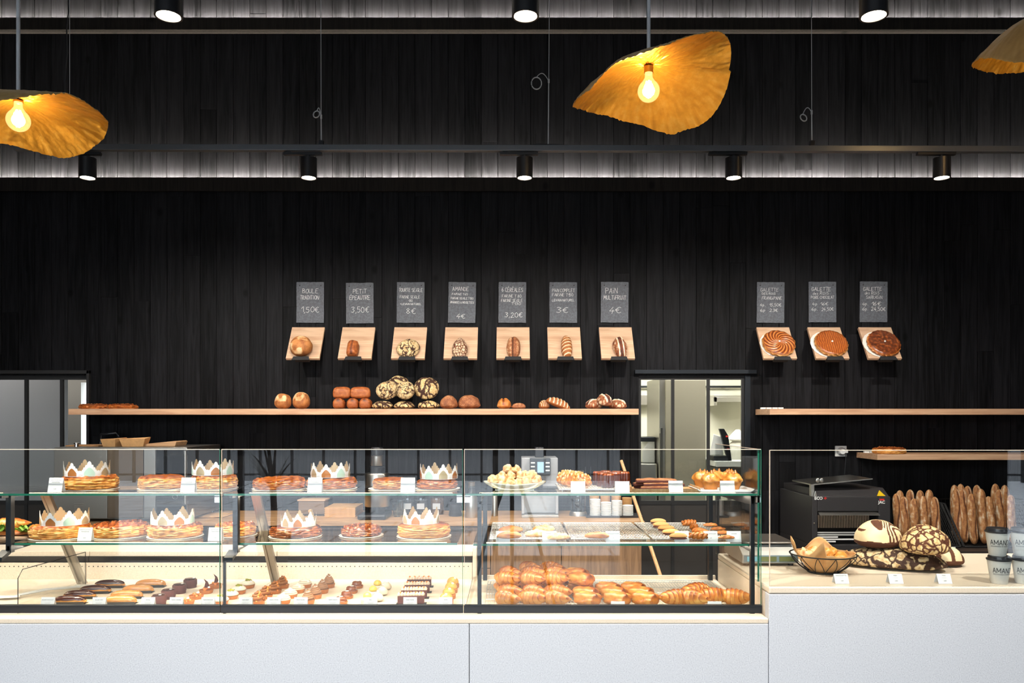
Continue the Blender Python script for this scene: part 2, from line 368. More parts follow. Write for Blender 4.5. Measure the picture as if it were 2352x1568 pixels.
# ---------------------------------------------------------------- doors in the back wall and the rooms behind
def door(n, x0, x1, top, mull, wide_glass, deep):
    root=st(E('door_%d'%n,(0,0,0)))
    b=MB(); y0,y1=WALL+.021,WALL+.043; zl=Z(1150,WALL)
    b.box(x0,x1,y0,y1,top-.03,top+.029)
    for mpx in mull: b.box(X(mpx,WALL)-.011,X(mpx,WALL)+.011,y0,y1,0,top-.03)
    b.box(x0,wide_glass,y0+.004,y1-.004,zl-.03,zl)
    b.obj('door_frame',M['blackmatt'],root)
    MB().box(x0,wide_glass,y0+.012,y1-.012,.0,zl-.03).obj('door_panel',mat('dark_grey_panel',rgb(48,44,42),.5),root)
    MB().box(x0,wide_glass,y0+.009,y0+.013,zl,top-.03).obj('door_pane',glass('door_glass_%d'%n,(.95,.96,.95),.5),root)
    return root
door(1,DOORS[0][0],DOORS[0][1],DOORS[0][2],(-120,-30,55,137),DOORS[0][1],0)
door(2,DOORS[1][0],DOORS[1][1],DOORS[1][2],(1470,1547,1629,1709),X(1709,WALL),0)
b=MB(); zt=DOORS[1][2]
b.box(X(1457,WALL),X(1735,WALL),WALL-.035,WALL-.002,Z(858,WALL-.03),Z(849,WALL-.03)); b.box(X(1712,WALL)-0,X(1724,WALL),WALL-.0,WALL+.1,0,zt)
st(b.obj('trim_3',M['frame'],bevel=.002))
b=MB(); b.box(DOORS[0][0],X(209,WALL),WALL-.03,WALL-.002,Z(858,WALL-.03),Z(850,WALL-.03)).box(X(203,WALL),X(209,WALL),WALL-.03,WALL-.002,0,Z(850,WALL-.03))
st(b.obj('trim_4',M['blackmatt'],bevel=.002))
# kitchen room
KY=8.6; KX0,KX1=.55,2.95
kw=mat('kitchen_wall',rgb(222,220,204),.7)
b=MB(); b.box(KX0,KX1,KY,KY+.1,0,2.7).box(KX0-.1,KX0,WALL+.1,KY,0,2.7).box(KX1,KX1+.1,WALL+.1,KY,0,2.7)
st(b.obj('wall_kitchen',kw)); st(MB().box(KX0-.1,KX1+.1,WALL+.1,KY+.1,2.7,2.8).obj('ceiling_kitchen',mat('kitchen_ceiling',rgb(230,230,225),.8)))
st(MB().box(KX0,KX1,WALL+.1,KY,-.08,.01).obj('floor_kitchen',mat('kitchen_floor',rgb(150,140,125),.5)))
light('AREA','kitchen_ceiling_light',(1.7,7.2,2.66),70,(1,.97,.89),(0,0,0),shape='RECTANGLE',size=1.2,size_y=.6)
light('AREA','kitchen_ceiling_light',(1.9,6.3,2.66),22,(1,.97,.89),(0,0,0),shape='RECTANGLE',size=1.0,size_y=.3)
kl=MB().box(1.1,2.3,6.9,7.5,2.67,2.695).obj('kitchen_ceiling_lamp',M['plastic']); tag(kl,'white flat ceiling lamp in the kitchen behind the door','lamp')
# left room
b=MB(); LX0,LX1=-6.2,-2.9; LY=8.0
lw=mat('left_room_wall',rgb(150,146,140),.8)
wx0,wx1=X(186,LY),X(186,LY)+.52
b.box(LX0-.1,LX0,WALL+.1,LY,0,2.9).box(LX1,LX1+.1,WALL+.1,LY,0,2.9).box(LX0,wx0,LY,LY+.1,0,2.9).box(wx1,LX1,LY,LY+.1,0,2.9).box(wx0,wx1,LY,LY+.1,Z(878,LY),2.9).box(wx0,wx1,LY,LY+.1,0,.9)
st(b.obj('wall_left_room',lw)); st(MB().box(LX0-.1,LX1+.1,WALL+.1,LY+.1,2.9,3.0).obj('ceiling_left_room',lw)); st(MB().box(LX0,LX1,WALL+.1,LY,-.08,.01).obj('floor_left_room',lw))
light('AREA','left_room_light',(-4.9,7.0,2.85),24,(1,.95,.88),(0,0,0),shape='RECTANGLE',size=1.0,size_y=.6)
pr=MB().box(-5.5,X(156,7.3),7.25,7.3,.02,2.4).obj('room_partition',mat('warm_grey_panel',rgb(150,148,150),.7)); tag(pr,'warm grey partition behind the left glazed door','partition')
b=MB(); b.box(-14,-6,20,24,0,Z(915,20)).box(-14,-6,19.9,20,-.1,.02)
for k in range(22):
    for j in range(7): b.box(-13.7+k*.36,-13.52+k*.36,19.94,19.97,-1.6+j*.62,-1.25+j*.62,1)
tag(b.obj('apartment_block',[mat('block_render',rgb(84,88,96),.8),mat('block_window',rgb(60,70,84),.2)]),'pale apartment block seen through the narrow window far left','building')
b=MB(); rt=random.Random(4)
def branch(p,d,l,r,k):
    q=p+d*l; b.tube([p,q],[r,r*.7],5)
    if k: 
        for _ in range(3): branch(q,(d+Vector((rt.uniform(-.7,.7),rt.uniform(-.3,.3),rt.uniform(-.1,.5)))).normalized(),l*.7,r*.6,k-1)
branch(Vector((-8.2,15,0)),Vector((0,0,1)),1.1,.06,4)
tag(b.obj('bare_tree',M['blackmatt']),'bare branched tree outside the narrow window far left','tree')

# kitchen contents
kx=lambda px,D: X(px,D)
D=7.2; b=MB(); b.box(kx(1511,D),kx(1527,D),D-.02,D+.7,.02,Z(866,D)); 
fr=E('tall_cabinet',(kx(1570,D),D,.01))
ox=kx(1570,D)
MB().box(kx(1514,D)-ox,kx(1619,D)-ox,.0,.65,.0,Z(868,D)-.01).obj('cabinet_body',M['steelh'],fr,bevel=.004)
MB().box(kx(1527,D)-ox,kx(1619,D)-ox,-.04,-.002,.02,Z(872,D)-.01).obj('cabinet_door',mat('grey_cabinet_door',rgb(132,127,114),.45),fr,bevel=.006)
MB().tube([(kx(1517,D)-ox,-.05,.9),(kx(1517,D)-ox,-.05,1.5)],.012,8).box(kx(1514,D)-ox,kx(1520,D)-ox,-.05,0,1.45,1.5).box(kx(1514,D)-ox,kx(1520,D)-ox,-.05,0,.9,.95).obj('door_handle',M['bplastic'],fr)
tag(fr,'tall beige grey cabinet standing in the kitchen doorway view','cabinet')
D=8.45
b=MB(); b.box(KX0+.02,kx(1511,D),D,KY-.001,Z(930,D),Z(906,D)); tag(b.obj('wall_hood',M['steel'],bevel=.004),'brushed steel hood high on kitchen wall left of cabinet','hood')
b=MB(); b.tube([(KX0+.01,D+.1,Z(887,D)),(KX1-.01,D+.1,Z(887,D))],.012,8); 
for xx in (.7,1.5,2.3,2.8): b.box(xx-.01,xx+.01,D+.1,KY-.001,Z(889,D),Z(885,D))
tag(b.obj('wall_pipe',M['frame']),'thin dark pipe running along the kitchen wall','pipe')
b=MB(); D=8.2; b.box(kx(1640,D),kx(1730,D),D,KY-.001,Z(911,D),Z(907,D)).box(kx(1640,D),kx(1730,D),D,D+.02,Z(923,D),Z(911,D))
b.box(kx(1640,D),kx(1647,D),D,KY-.001,Z(931,D),Z(911,D)); tag(b.obj('wall_shelf',M['steel'],bevel=.003),'steel bracket shelf on kitchen wall right of cabinet','shelf')
# kitchen table with dough sheeter and sack
D=6.9; zt=Z(1059,D); tb=E('kitchen_table',(kx(1690,D),D,.01)); ox=kx(1690,D)
MB().box(1.80-ox,kx(1725,D)-ox,0,.7,zt-.06,zt-.01).obj('tabletop',M['plastic'],tb,bevel=.004)
MB().box(1.81-ox,kx(1724,D)-ox,.02,.66,zt-.24,zt-.07).obj('drawer_box',M['steel'],tb,bevel=.004)
for sx in (1.825-ox,kx(1722,D)-ox):
    for sy in (.05,.65): MB().box(sx-.02,sx+.02,sy-.02,sy+.02,0,zt-.24).obj('leg',M['steel'],tb)
tag(tb,'white topped kitchen table seen through the right door pane','table')
sh=E('dough_sheeter',(kx(1652,D+.1)+.02,D+.08,zt)); 
b=MB(); pr=[(0,0),(.05,0),(.0,.36),(-.06,.46),(-.13,.46),(-.1,.36),(-.04,.12)]
b.prism(pr,'y',0,.06); b.obj('side_arm',M['frame'],sh,loc=(.09,0,0),bevel=.004)
MB().prism([(-.16,.08),(.04,.08),(.02,.34),(-.10,.38)],'y',.08,.1).obj('guard_panel',M['plastic'],sh,bevel=.004)
rp=mat('red_plastic',rgb(190,40,35),.4)
for z in (.16,.34): MB().lathe([(.018,0),(.018,.02)],12,0,(.1-z*.1,-.02,z)).obj('red_knob',rp,sh)
MB().box(-.12,.12,.0,.3,0,.07).obj('base',M['frame'],sh,bevel=.005)
sh.scale=(.62,.62,.62); tag(sh,'dark dough sheeter arm with white guard on the kitchen table','machine')
b=MB(); b.surf(lambda u,v:((lambda r,z:(r*math.cos(2*PI*u)*1.0,r*math.sin(2*PI*u)*.8,z*.78))( .105*(math.sin(PI*min(1,v*1.15+.25))**.35 if v<.65 else max(.02,1-(v-.65)*2.4))*(1+.06*NZ(u*7,v*5,1)), .36*v+.0+.01*NZ(u*9,v*3,4)*v ),.5),28,16)
tag(b.obj('flour_sack',mat('white_sack',rgb(222,218,205),.8,bump=.4,bscale=12),loc=(2.09,D+.36,zt-.009)),'white flour sack standing on the kitchen table','sack')
# mixer
D=7.0; mx=E('dough_mixer',(kx(1485,D),D+.35,.01)); ox=kx(1485,D)
MB().box(-.2,.14,-.1,.4,.0,Z(1068,D)-.01).obj('base',M['steel'],mx,bevel=.01)
b=MB(); b.prism([(.02,Z(1068,D)-.01),(.14,Z(1068,D)-.01),(.14,Z(1015,D)),(.09,Z(1015,D)),(.02,Z(1040,D))],'y',0,.35).obj('column',M['plastic'],mx,bevel=.008)
MB().box(-.02,.14,-.02,.3,Z(1019,D),Z(1008,D)).obj('head',M['frame'],mx,bevel=.006)
MB().box(-.1,-.04,-.12,-.1,Z(1100,D),Z(1090,D)).obj('switch',M['ink'],mx)
MB().tube([(-.16,0,Z(1068,D)-.02),(-.17,0,1.2),(-.19,0,Z(960,D)),(-.24,0,Z(930,D))],.008,8).obj('bowl_guard',M['chrome'],mx)
tag(mx,'white and steel dough mixer behind the left kitchen pane','mixer')
# ================================================================ SERVING COUNTER
D0=3.05; CX=1.0
ct=E('serving_counter',(0,D0,0))
MB().box(-4.6,-.1675,0,.06,.02,.80).obj('front_panel',M['stone'],ct,bevel=.003)
MB().box(-.1655,CX-.002,0,.06,.02,.80).obj('front_panel',M['stone'],ct,bevel=.003)
MB().box(-4.6,CX-.002,0,.078,.80,.821).obj('counter_ledge',M['cream'],ct,bevel=.004)
MB().box(-4.6,CX-.002,.07,.80,.02,.788).obj('counter_carcass',M['cream'],ct)
tag(ct,'long pale speckled stone counter carrying the glass display cases','counter')
rc=E('service_counter',(CX,D0,0))
MB().box(0,3.4,0,.05,.02,.915).obj('front_panel',M['stone'],rc,bevel=.003)
MB().box(0,3.4,0,.76,.916,.944).obj('countertop',M['cream'],rc,bevel=.006)
MB().box(.001,.03,.051,.76,.02,.915).obj('side_panel',M['cream'],rc)
MB().box(.035,3.4,.70,.758,.02,.915).obj('back_panel',M['cream'],rc)
tag(rc,'higher speckled stone counter with cream top at the right','counter')
gg=E('counter_glass_guard',(1.006,3.054,.9442))
b=MB(); w=3.2; h=Z(1033,3.06)-.9442
b.box(0,w,0,.008,0,h-.002,0).box(0,w,0,.008,h-.002,h,1).box(-.0015,0,0,.008,0,h,1); b.obj('glass_pane',[M['glass'],M['glasstop']],gg)
tag(gg,'clear glass guard standing on the higher right counter','glass guard')

# ================================================================ DISPLAY CASES
ZD=.81; ZU=1.297; ZM=1.087; ZTOP=1.4765; DG=3.13
def case(x0,x1,label,kind):
    root=E('display_case',((x0+x1)/2,DG,.7885)); ox,oy,oz=root.location
    def P(m,name,mats,parent=root,**k):
        m.v=[(a-ox,c-oy,d-oz) for a,c,d in m.v]; return m.obj(name,mats,parent,**k)
    P(MB().box(x0,x1,3.142,3.85,.789,ZD),'deck',M['cream'])
    P(MB().box(x0,x1,3.129,3.142,.8215,.852).box(x0,x1,3.128,3.15,.848,.853),'bottom_rail',M['frame'],bevel=.001)
    g=MB(); a,c=x0+.002,x1-.002; g.box(a,c,3.131,3.137,.853,ZTOP-.0025,0).box(a,c,3.131,3.137,ZTOP-.0025,ZTOP,1).box(a,a+.0015,3.1305,3.1375,.853,ZTOP,1).box(c-.0015,c,3.1305,3.1375,.853,ZTOP,2)
    P(g,'front_glass',[M['glass'],M['glasstop'],M['glassedge']])
    du,dm=(3.5,3.68) if kind=='cold' else (3.5,3.80)
    for nm,za,ya,yb,xa,xb in (('glass_shelf',ZU,3.146,du,x0+.006,x1-.006),('glass_shelf',ZM,3.222 if kind=='cold' else 3.2,dm,x0+.035,x1-.03)):
        s=MB(); s.box(xa,xb,ya,yb,za-.008,za,0); s.box(xa,xb,ya-.0015,ya,za-.008,za,1); P(s,nm,[M['glass'],M['glassedge']])
        l=MB().box(xa+.05,xb-.05,3.30,3.308,za-.014,za-.0105,0); lo=P(l,'led_strip',M['led'])
    if kind=='cold':
        for xs in (x0+.033,):
            s=MB(); s.box(xs-.011,xs+.011,3.2,3.225,1.05,ZU-.009); P(s,'front_post',M['frame'],bevel=.001)
            P(MB().box(xs-.030,xs-.020,3.145,3.155,ZD,1.035),'lower_post',M['frame'])
            P(MB().prism([(3.15,1.278),(3.5,1.27),(3.5,1.287),(3.15,1.288)],'x',xs-.006,xs+.006),'shelf_bracket',M['frame'])
            s=MB(); s.prism([(3.2,1.055),(3.55,1.065),(3.55,1.077),(3.2,1.078)],'x',xs-.006,xs+.006)
            s.prism([(3.147,1.025),(3.147,1.04),(3.205,1.062),(3.205,1.047)],'x',xs-.028,xs+.008); P(s,'shelf_bracket',M['frame'])
            s=MB(); dx=.02
            for q in (-.018,.010): s.prism([(3.44,1.268),(3.462,1.268),(3.76,ZD+.001),(3.735,ZD+.001)],'x',xs+q,xs+q+.012)
            s.prism([(3.446,1.26),(3.458,1.26),(3.75,.82),(3.74,.82)],'x',xs-.006,xs+.010); P(s,'rear_support',M['steel'],bevel=.001)
        s=MB(); s.box(x0,x1,3.85,3.86,.789,.889,0)
        n=int((x1-x0)/.0223)
        for k in range(n):
            xx=x0+.012+k*.0223; s.lathe([(.0028,0),(.0028,.001)],8,1,(0,0,0)); 
            for i in range(len(s.v)-16,len(s.v)): p=s.v[i]; s.v[i]=(xx+p[0],3.8495-p[2],.872+p[1])
        P(s,'perforated_back',[M['cream'],M['ink']])
        P(MB().box(x0,x1,3.872,3.885,.789,.916),'air_duct',mat('duct_steel',(.06,.06,.065,1),.3,.8))
        P(MB().box(x0,x1,3.88,4.09,.916,.941),'back_sill',M['cream'],bevel=.002)
    else:
        for xs,sd in ((x0+.062,1),(x1-.03,-1)):
            P(MB().box(xs-.008,xs+.008,3.15,3.17,ZD,ZU-.010),'front_post',M['frame'],bevel=.001)
            P(MB().box(xs-.010,xs+.010,3.815,3.84,ZD,ZU-.06),'rear_post',M['frame'],bevel=.001)
            s=MB(); s.prism([(3.15,1.255),(3.2,1.25),(3.83,1.235),(3.83,1.25),(3.5,1.285),(3.15,1.287)],'x',xs-.004,xs+.004); P(s,'shelf_bracket',M['frame']); s=MB()
            s.prism([(3.172,1.06),(3.81,1.06),(3.81,1.077),(3.172,1.077)],'x',xs-.004,xs+.004); P(s,'shelf_bracket',M['frame'])
        P(MB().box(x0,x1,3.842,3.856,.789,.829),'back_upstand',M['cream'],bevel=.002)
        s=MB(); s.box(x1-.010,x1-.004,3.14,3.8,.946,ZTOP-.002,0).box(x1-.010,x1-.004,3.14,3.8,ZTOP-.002,ZTOP,1).box(x1-.011,x1-.003,3.138,3.14,.946,ZTOP,2)
        for i in range(len(s.v)): s.v[i]=(s.v[i][0]-.004,s.v[i][1],s.v[i][2])
        P(s,'side_glass',[M['glass'],M['glasstop'],M['glassedge']])
        P(MB().box(x0+.002,x0+.022,3.80,3.9,.829,.97).prism([(3.80,.97),(3.82,.985),(3.88,.985),(3.9,.97)],'x',x0+.002,x0+.022),'end_cheek',M['cream'],bevel=.002)
    for xc in ((x0+.014,x1-.014) if kind!='cold' else (x1-.014,)):
        s=MB(); s.box(xc-.012,xc+.012,3.138,3.143,1.262,1.29).box(xc-.012,xc+.012,3.138,3.17,1.284,1.288); P(s,'glass_clip',M['chrome'])
    tag(root,label,'display case'); return root
case(-3.06,-2.092,'chilled glass display case cut off by the left photo edge','cold')
case(-2.09,-1.165,'chilled glass display case holding the éclairs, left of the centre','cold')
case(-1.163,-.195,'chilled glass display case in the middle, with cream cakes and tall tarts','cold')
case(-.193,CX-.002,'warm glass display case holding croissants and tall brioches','warm')
# low sloping glass divider on the deck
b=MB(); b.prism([(3.16,ZD+.0005),(3.16,.955),(3.19,.985),(3.66,.975),(3.66,ZD+.0005)],'x',-1.994,-1.99,0,0)
b.tube([(-1.992,3.16,ZD+.003),(-1.992,3.16,.955),(-1.992,3.19,.985),(-1.992,3.66,.975),(-1.992,3.66,ZD+.003)],.0018,6,1)
tag(b.obj('glass_divider',[M['glass'],M['frame']]),'low clear glass divider with sloping top left of the éclairs','divider')
for a,c in ((-3.0,-2.13),(-2.04,-1.2),(-1.11,-.24),(-.1,.94)):
    for z,e in ((ZU-.026,2.7),(ZM-.026,2.7)):
        light('AREA','case_shelf_light',((a+c)/2,3.306,z),e*(c-a)*(.78 if a>-.2 and z<1.2 else 1),WARM,(math.radians(-16 if z<1.2 else -10),0,0),shape='RECTANGLE',size=c-a,size_y=.012)

# ================================================================ WALL SHELVES, BOARDS, SLATES
def shelf(x0,x1,yf,z0,z1,label):
    b=MB(); b.box(x0,x1,yf,WALL-.001,z0,z1); tag(b.obj('wall_shelf',M['oak'],bevel=.0015),label,'shelf')
ZS1=Z(938.5,5.395); ZS0=Z(952,5.395); ZL1=Z(1043,5.387); ZL0=Z(1056,5.387)
shelf(X(157,5.395),X(1467,5.395),5.395,ZS0,ZS1,'long pale oak wall shelf lined with loaves under the slates')
shelf(X(1768,5.395),4.4,5.395,ZS0,ZS1,'pale oak wall shelf at right with only small cards on it')
shelf(X(2015,5.387),4.4,5.387,ZL0,ZL1,'shorter low pale oak shelf above the baguettes')
for px,D,zz,n,lab in ((1737,5.60,ZS1,4,'upper right'),(1982,5.62,ZL1,3,'lower right')):
    for k in range(n):
        xx=X(px,5.395)+.12+k*.05
        c=MB().box(0,.035,0,.018,0,.012); o=c.obj('shelf_label',M['white'],loc=(X(1768 if zz==ZS1 else 2015,5.395)+.004+k*.042,5.60,zz+.0002)); tag(o,'tiny white label block at the left end of the %s wall shelf'%lab,'label','tiny label blocks on the %s shelf'%lab)

# single stroke chalk lettering
G={'A':'0,0 2,6 4,0|.8,2.2 3.3,2.2','B':'0,0 0,6 3,5.6 3.2,4 0,3.2 3.6,2.6 3.6,.6 0,0','C':'4,5 2.4,6 .5,5 0,3 .6,.8 2.4,0 4,1','D':'0,0 0,6 2.6,5.4 4,3 2.8,.6 0,0','E':'4,6 .2,6 0,0 4,0|0,3.1 3,3.1','F':'4,6 .2,6 0,0|0,3.1 3,3.1','G':'4,5 2.4,6 .5,5 0,3 .6,.8 2.4,0 4,1 4,2.8 2.4,2.8','H':'0,0 0,6|4,0 4,6|0,3 4,3','I':'2,0 2,6','i':'2,0 2,3.6|2,5.2 2,5.8','L':'0,6 0,0 3.8,0','M':'0,0 .6,6 2.4,2 4.4,6 5,0','N':'0,0 0,6 4,0 4,6','O':'2,6 .3,4.6 0,3 .5,.8 2,0 3.6,.8 4,3 3.5,5 2,6','P':'0,0 0,6 3.4,5.6 3.6,3.6 0,2.8','Q':'2,6 0,3 2,0 4,3 2,6|2.6,1.4 4.2,-.4','R':'0,0 0,6 3.4,5.6 3.5,3.8 0,3 4,0','S':'3.8,5.2 2,6 .3,5 .8,3.6 3.2,2.6 3.8,1.2 2.2,0 0,.8','T':'-.2,6 4.4,6|2,6 2,0','U':'0,6 .1,1.4 1.6,0 3.4,.6 4,6','V':'0,6 2,0 4,6','X':'0,0 4,6|0,6 4,0','Y':'0,6 2,3 4,6|2,3 2,0','Z':'0,6 4,6 0,0 4,0',
'0':'2,6 .3,4.6 0,3 .5,.8 2,0 3.5,.8 4,3 3.5,5 2,6','1':'0,3.6 2.2,6 2.2,0','2':'.2,4.8 1.8,6 3.6,4.8 3,3 0,0 4,.2','3':'.2,5.4 2.2,6 3.6,4.8 1.6,3.4 3.8,2 2.4,0 0,.6','4':'2.6,6 0,2 4,2.2|2.8,3.6 2.4,-.6','5':'3.8,6 .6,6 .4,3.4 2.8,3.6 3.6,1.8 2.2,0 0,.4','6':'3.2,6 .8,4 0,1.6 1.8,0 3.6,1.4 2.4,3.2 .4,2','8':'2,3.2 .4,4.8 2,6 3.4,4.8 2,3.2 .2,1.4 2,0 3.8,1.4 2,3.2','€':'4.4,5.4 3,6 1.2,4.8 .8,3 1.4,.8 3.2,0 4.6,.8|-.2,3.6 3,3.8|-.2,2.4 2.8,2.5',',':'1.2,.4 .6,-1.4','.':'.9,.3 1.3,0','&':'4,0 .6,4.6 1.8,6 2.6,4.8 0,1.4 1.6,0 3.8,2.2','+':'0,3 3,3|1.5,1.5 1.5,4.5','p':'0,3.6 0,-2|0,3 1.6,3.8 2.8,2.4 1.6,.4 0,1','´':'1.4,7 2.6,8.2',' ':'','É':'4,6 .2,6 0,0 4,0|0,3.1 3,3.1|1.4,7.2 2.8,8.4',"d":'2.8,6 2.8,0|2.8,.6 .8,0 0,1.6 1,3.2 2.8,2.8','e':'0,1.8 2.6,2 1.6,3.4 .2,2.4 .6,.4 2.6,.4','s':'2.4,3 .6,3 .6,2 2.2,1.2 1.6,0 0,.2'}
def chalk(lines,w,h,seed):
    r=random.Random(seed); b=MB()
    for (txt,cx,cy,hh,ww) in lines:
        adv=[(2.6 if c in 'Ii,.1 ' else 6.2 if c=='M' else 3.8 if c in 'pdes' else 5.2) for c in txt]; tot=sum(adv)-1.1; ww*=.93; hh*=.92; sx=ww/tot; sy=hh/6; x=cx-ww/2; 
        for c,a in zip(txt,adv):
            jx,jy,sh=r.uniform(-.15,.15)*sx,r.uniform(-.35,.35)*sy,r.uniform(-.04,.14); off=-1.2 if c in 'Ii' else 0
            for st_ in G.get(c,'').split('|'):
                if not st_: continue
                pts=[]
                for q in st_.split():
                    u,v=map(float,q.split(',')); pts.append((x+jx+(u+off+sh*v+r.uniform(-.12,.12))*sx, cy-hh/2+jy+(v+r.uniform(-.12,.12))*sy))
                for (p,q) in zip(pts,pts[1:]):
                    d=Vector((q[0]-p[0],q[1]-p[1])); L_=d.length or 1e-6; n=Vector((-d.y,d.x))/L_*(.00105 if hh>.024 else .0008); e=d/L_*.0006
                    k=len(b.v)
                    for (s1,pt) in ((1,p),(-1,p),(-1,q),(1,q)):
                        ee=-e if pt is p else e; b.vert((pt[0]+n.x*s1+ee.x,-.0046-r.uniform(0,.0003),pt[1]+n.y*s1+ee.y))
                    b.face((k,k+1,k+2,k+3)); b.face((k+3,k+2,k+1,k))
            x+=a*sx
    # only front faces
    b.f=b.f[::2]; b.m=b.m[::2]; return b
SL=[(681,648,.3,[('BOULE',.0,.083,.034,.12),('TRADITION',-.005,.036,.031,.145),('1,50€',0,-.052,.042,.135)],'slate sign reading Boule Tradition 1,50 €'),
(795,649.5,-.4,[('PETiT',0,.086,.034,.105),('ÉPEAUTRE',0,.040,.032,.16),('3,50€',0,-.048,.044,.135)],'slate sign reading Petit Épeautre 3,50 €'),
(911.5,648,.3,[('TOURTE SEiGLE',0,.090,.027,.185),('FARiNE SEiGLE',-.006,.040,.022,.155),('130',.0,.012,.017,.03),('+LEVAiN NATUREL',0,-.012,.014,.165),('8€',0,-.064,.042,.07)],'slate sign reading Tourte Seigle 8 €'),
(1029.5,648,1.2,[('AMANDE',-.012,.098,.03,.125),('FARiNE T65',-.016,.06,.016,.125),('FARiNE SEiGLE T130',0,.03,.016,.175),('AMANDES & NOiSETTES',0,0,.016,.185),('4€',-.008,-.1,.034,.065)],'slate sign reading Amande 4 €'),
(1145,648,.4,[('6 CÉRÉALES',0,.092,.032,.165),('FARiNE T 80',-.005,.046,.022,.15),('FARiNE SEiGLE',-.004,.014,.022,.165),('T130',.028,-.01,.018,.07),('3,20€',.008,-.09,.038,.135)],'slate sign reading 6 Céréales 3,20 €'),
(1262,648,.1,[('PAiN COMPLET',0,.088,.026,.175),('FARiNE T150',-.004,.055,.022,.165),('LEVAiN NATUREL',0,.016,.018,.175),('3€',-.01,-.056,.042,.085)],'slate sign reading Pain Complet 3 €'),
(1380,647.5,.5,[('PAiN',-.024,.083,.042,.09),('MULTiFRUiT',0,.034,.032,.175),('4€',0,-.056,.046,.09)],'slate sign reading Pain Multifruit 4 €'),
(1738,648,.6,[('GALETTE',-.01,.092,.026,.14),('DES ROiS',-.015,.064,.016,.105),('FRANGiPANE',.008,.032,.024,.155),('4p.',-.058,-.018,.022,.042),('15,50€',.034,-.018,.022,.09),('6p',-.058,-.058,.024,.036),('23€',.022,-.058,.024,.062)],'slate sign reading Galette des Rois Frangipane'),
(1857,647,-.2,[('GALETTE',-.01,.094,.028,.15),('des ROiS',-.012,.064,.022,.125),('POiRE CHOCOLAT',0,.034,.022,.18),('4p',-.058,-.014,.022,.036),('16€',.012,-.014,.022,.056),('6p.',-.058,-.052,.024,.045),('24,50€',.035,-.052,.026,.092)],'slate sign reading Galette des Rois Poire Chocolat'),
(1974.5,646.5,.5,[('GALETTE',-.01,.094,.028,.145),('des ROiS',-.012,.064,.024,.115),('SARRASiN',.002,.033,.024,.125),('4p.',-.062,-.016,.024,.045),('16€',.018,-.014,.03,.07),('6p.',-.062,-.052,.026,.045),('24,50€',.034,-.052,.03,.11)],'slate sign reading Galette des Rois Sarrasin')]
for i,(px,py,tilt,lines,lab) in enumerate(SL):
    D=WALL-.008; w,h=.2,.295; cx=X(px+31.7,D); cz=Z(py+46.5,D)
    o=E('slate_sign',(cx,D,cz),(0,math.radians(tilt),0))
    r=random.Random(i); b=MB(); n=8; pl=[]
    for k in range(n): pl.append((-w/2+w*k/n+0, -h/2+r.uniform(-.0012,.0012)))
    for k in range(n): pl.append((w/2+r.uniform(-.001,.001), -h/2+h*k/n))
    for k in range(n): pl.append((w/2-w*k/n, h/2+r.uniform(-.0012,.0012)))
    for k in range(n): pl.append((-w/2+r.uniform(-.001,.001), h/2-h*k/n))
    b.prism(pl,'y',-.0042,.004); b.obj('slate',M['slate'],o)
    for li,ln in enumerate(lines): chalk([ln],w,h,i*10+li).obj('chalk_line',M['chalk'],o)
    for sx in (-1,1):
        s=MB().lathe([(.0045,0),(.003,.002)],10); s.obj('screw',M['ink'],o,loc=(sx*.077,-.0042,.122),rot=(PI/2,0,0))
    tag(o,lab,'sign')
TILT=math.atan2(.235,.16); YT,ZT=5.668,2.257; BW,BL=.236,.287
UP=Vector((0,math.cos(TILT),math.sin(TILT))); NO=Vector((0,-math.sin(TILT),math.cos(TILT)))
BX=[671,787,906,1023,1141,1257,1375.6,1737.5,1854.5,1971.6]
BN=['Boule Tradition','Petit Épeautre','Tourte Seigle','Amande','6 Céréales','Pain Complet','Pain Multifruit','Frangipane','Poire Chocolat','Sarrasin']
ANCH=[]
for px,nm in zip(BX,BN):
    top=Vector((X(px,YT)+BW/2,YT,ZT)); bot=top-UP*BL
    o=E('display_board',bot,(TILT,0,0)); ANCH.append(bot)
    MB().box(-BW/2,BW/2,0,BL,-.02,0).obj('oak_board',M['oakbd'],o,bevel=.001)
    # black folded tray: floor plate that carries the bread, hung lip in front
    b=MB(); b.box(-.052,.052,-.0165,-.0125,-.022,.034); b.prism([(-.062,-.043),(.062,-.043),(.054,-.0125),(-.054,-.0125)],'z',.034,.038); b.box(-.03,.03,-.0125,.03,-.0225,-.0202)
    b.obj('black_bracket',M['blackmatt'],o,bevel=.0008)
    MB().box(-.03,.03,.09,.13,-.06,-.0205).obj('wall_mount',M['blackmatt'],o)
    tag(o,'slanted square oak board under the %s slate'%nm,'display board')

# ================================================================ LAMPS
def spot(px,D,row,lab,group):
    z=2.855; x=X(px,D); o=E('track_spotlight',(x,D,z))
    b=MB(); b.lathe([(.036,.012),(.0365,.0),(.0425,.0),(.0425,.104),(.036,.106)],28)
    b.obj('lamp_housing',M['black'],o,smooth=40)
    MB().lathe([(.0345,.004),(.0345,.0085),(.001,.0086)],28).obj('lit_lens',M['bulb'],o)
    MB().lathe([(.008,.106),(.008,.121)],10).obj('stem',M['black'],o)
    b=MB(); b.box(-.13,.07,-.012,.012,.12,.134); b.box(-.115,-.09,-.01,.01,.134,.138); b.obj('track_adapter',M['black'],o,bevel=.001)
    tag(o,lab,'spotlight',group)
for (px,D),w in zip(SPOTS,('behind the left gold pendant','above the Boule Tradition slate','above the 6 Céréales slate','right of the central gold pendant','at the far right of the rail')):
    spot(px,D,0,'small black cylinder spotlight on the long rail, %s'%w,'spotlights on the lower rail')
for (px,D),w in zip(SPOTS_TOP,('left','middle','right')):
    spot(px,D,1,'larger looking lit black spotlight cut by the top edge, %s one of three'%w,'spotlights at the top edge')
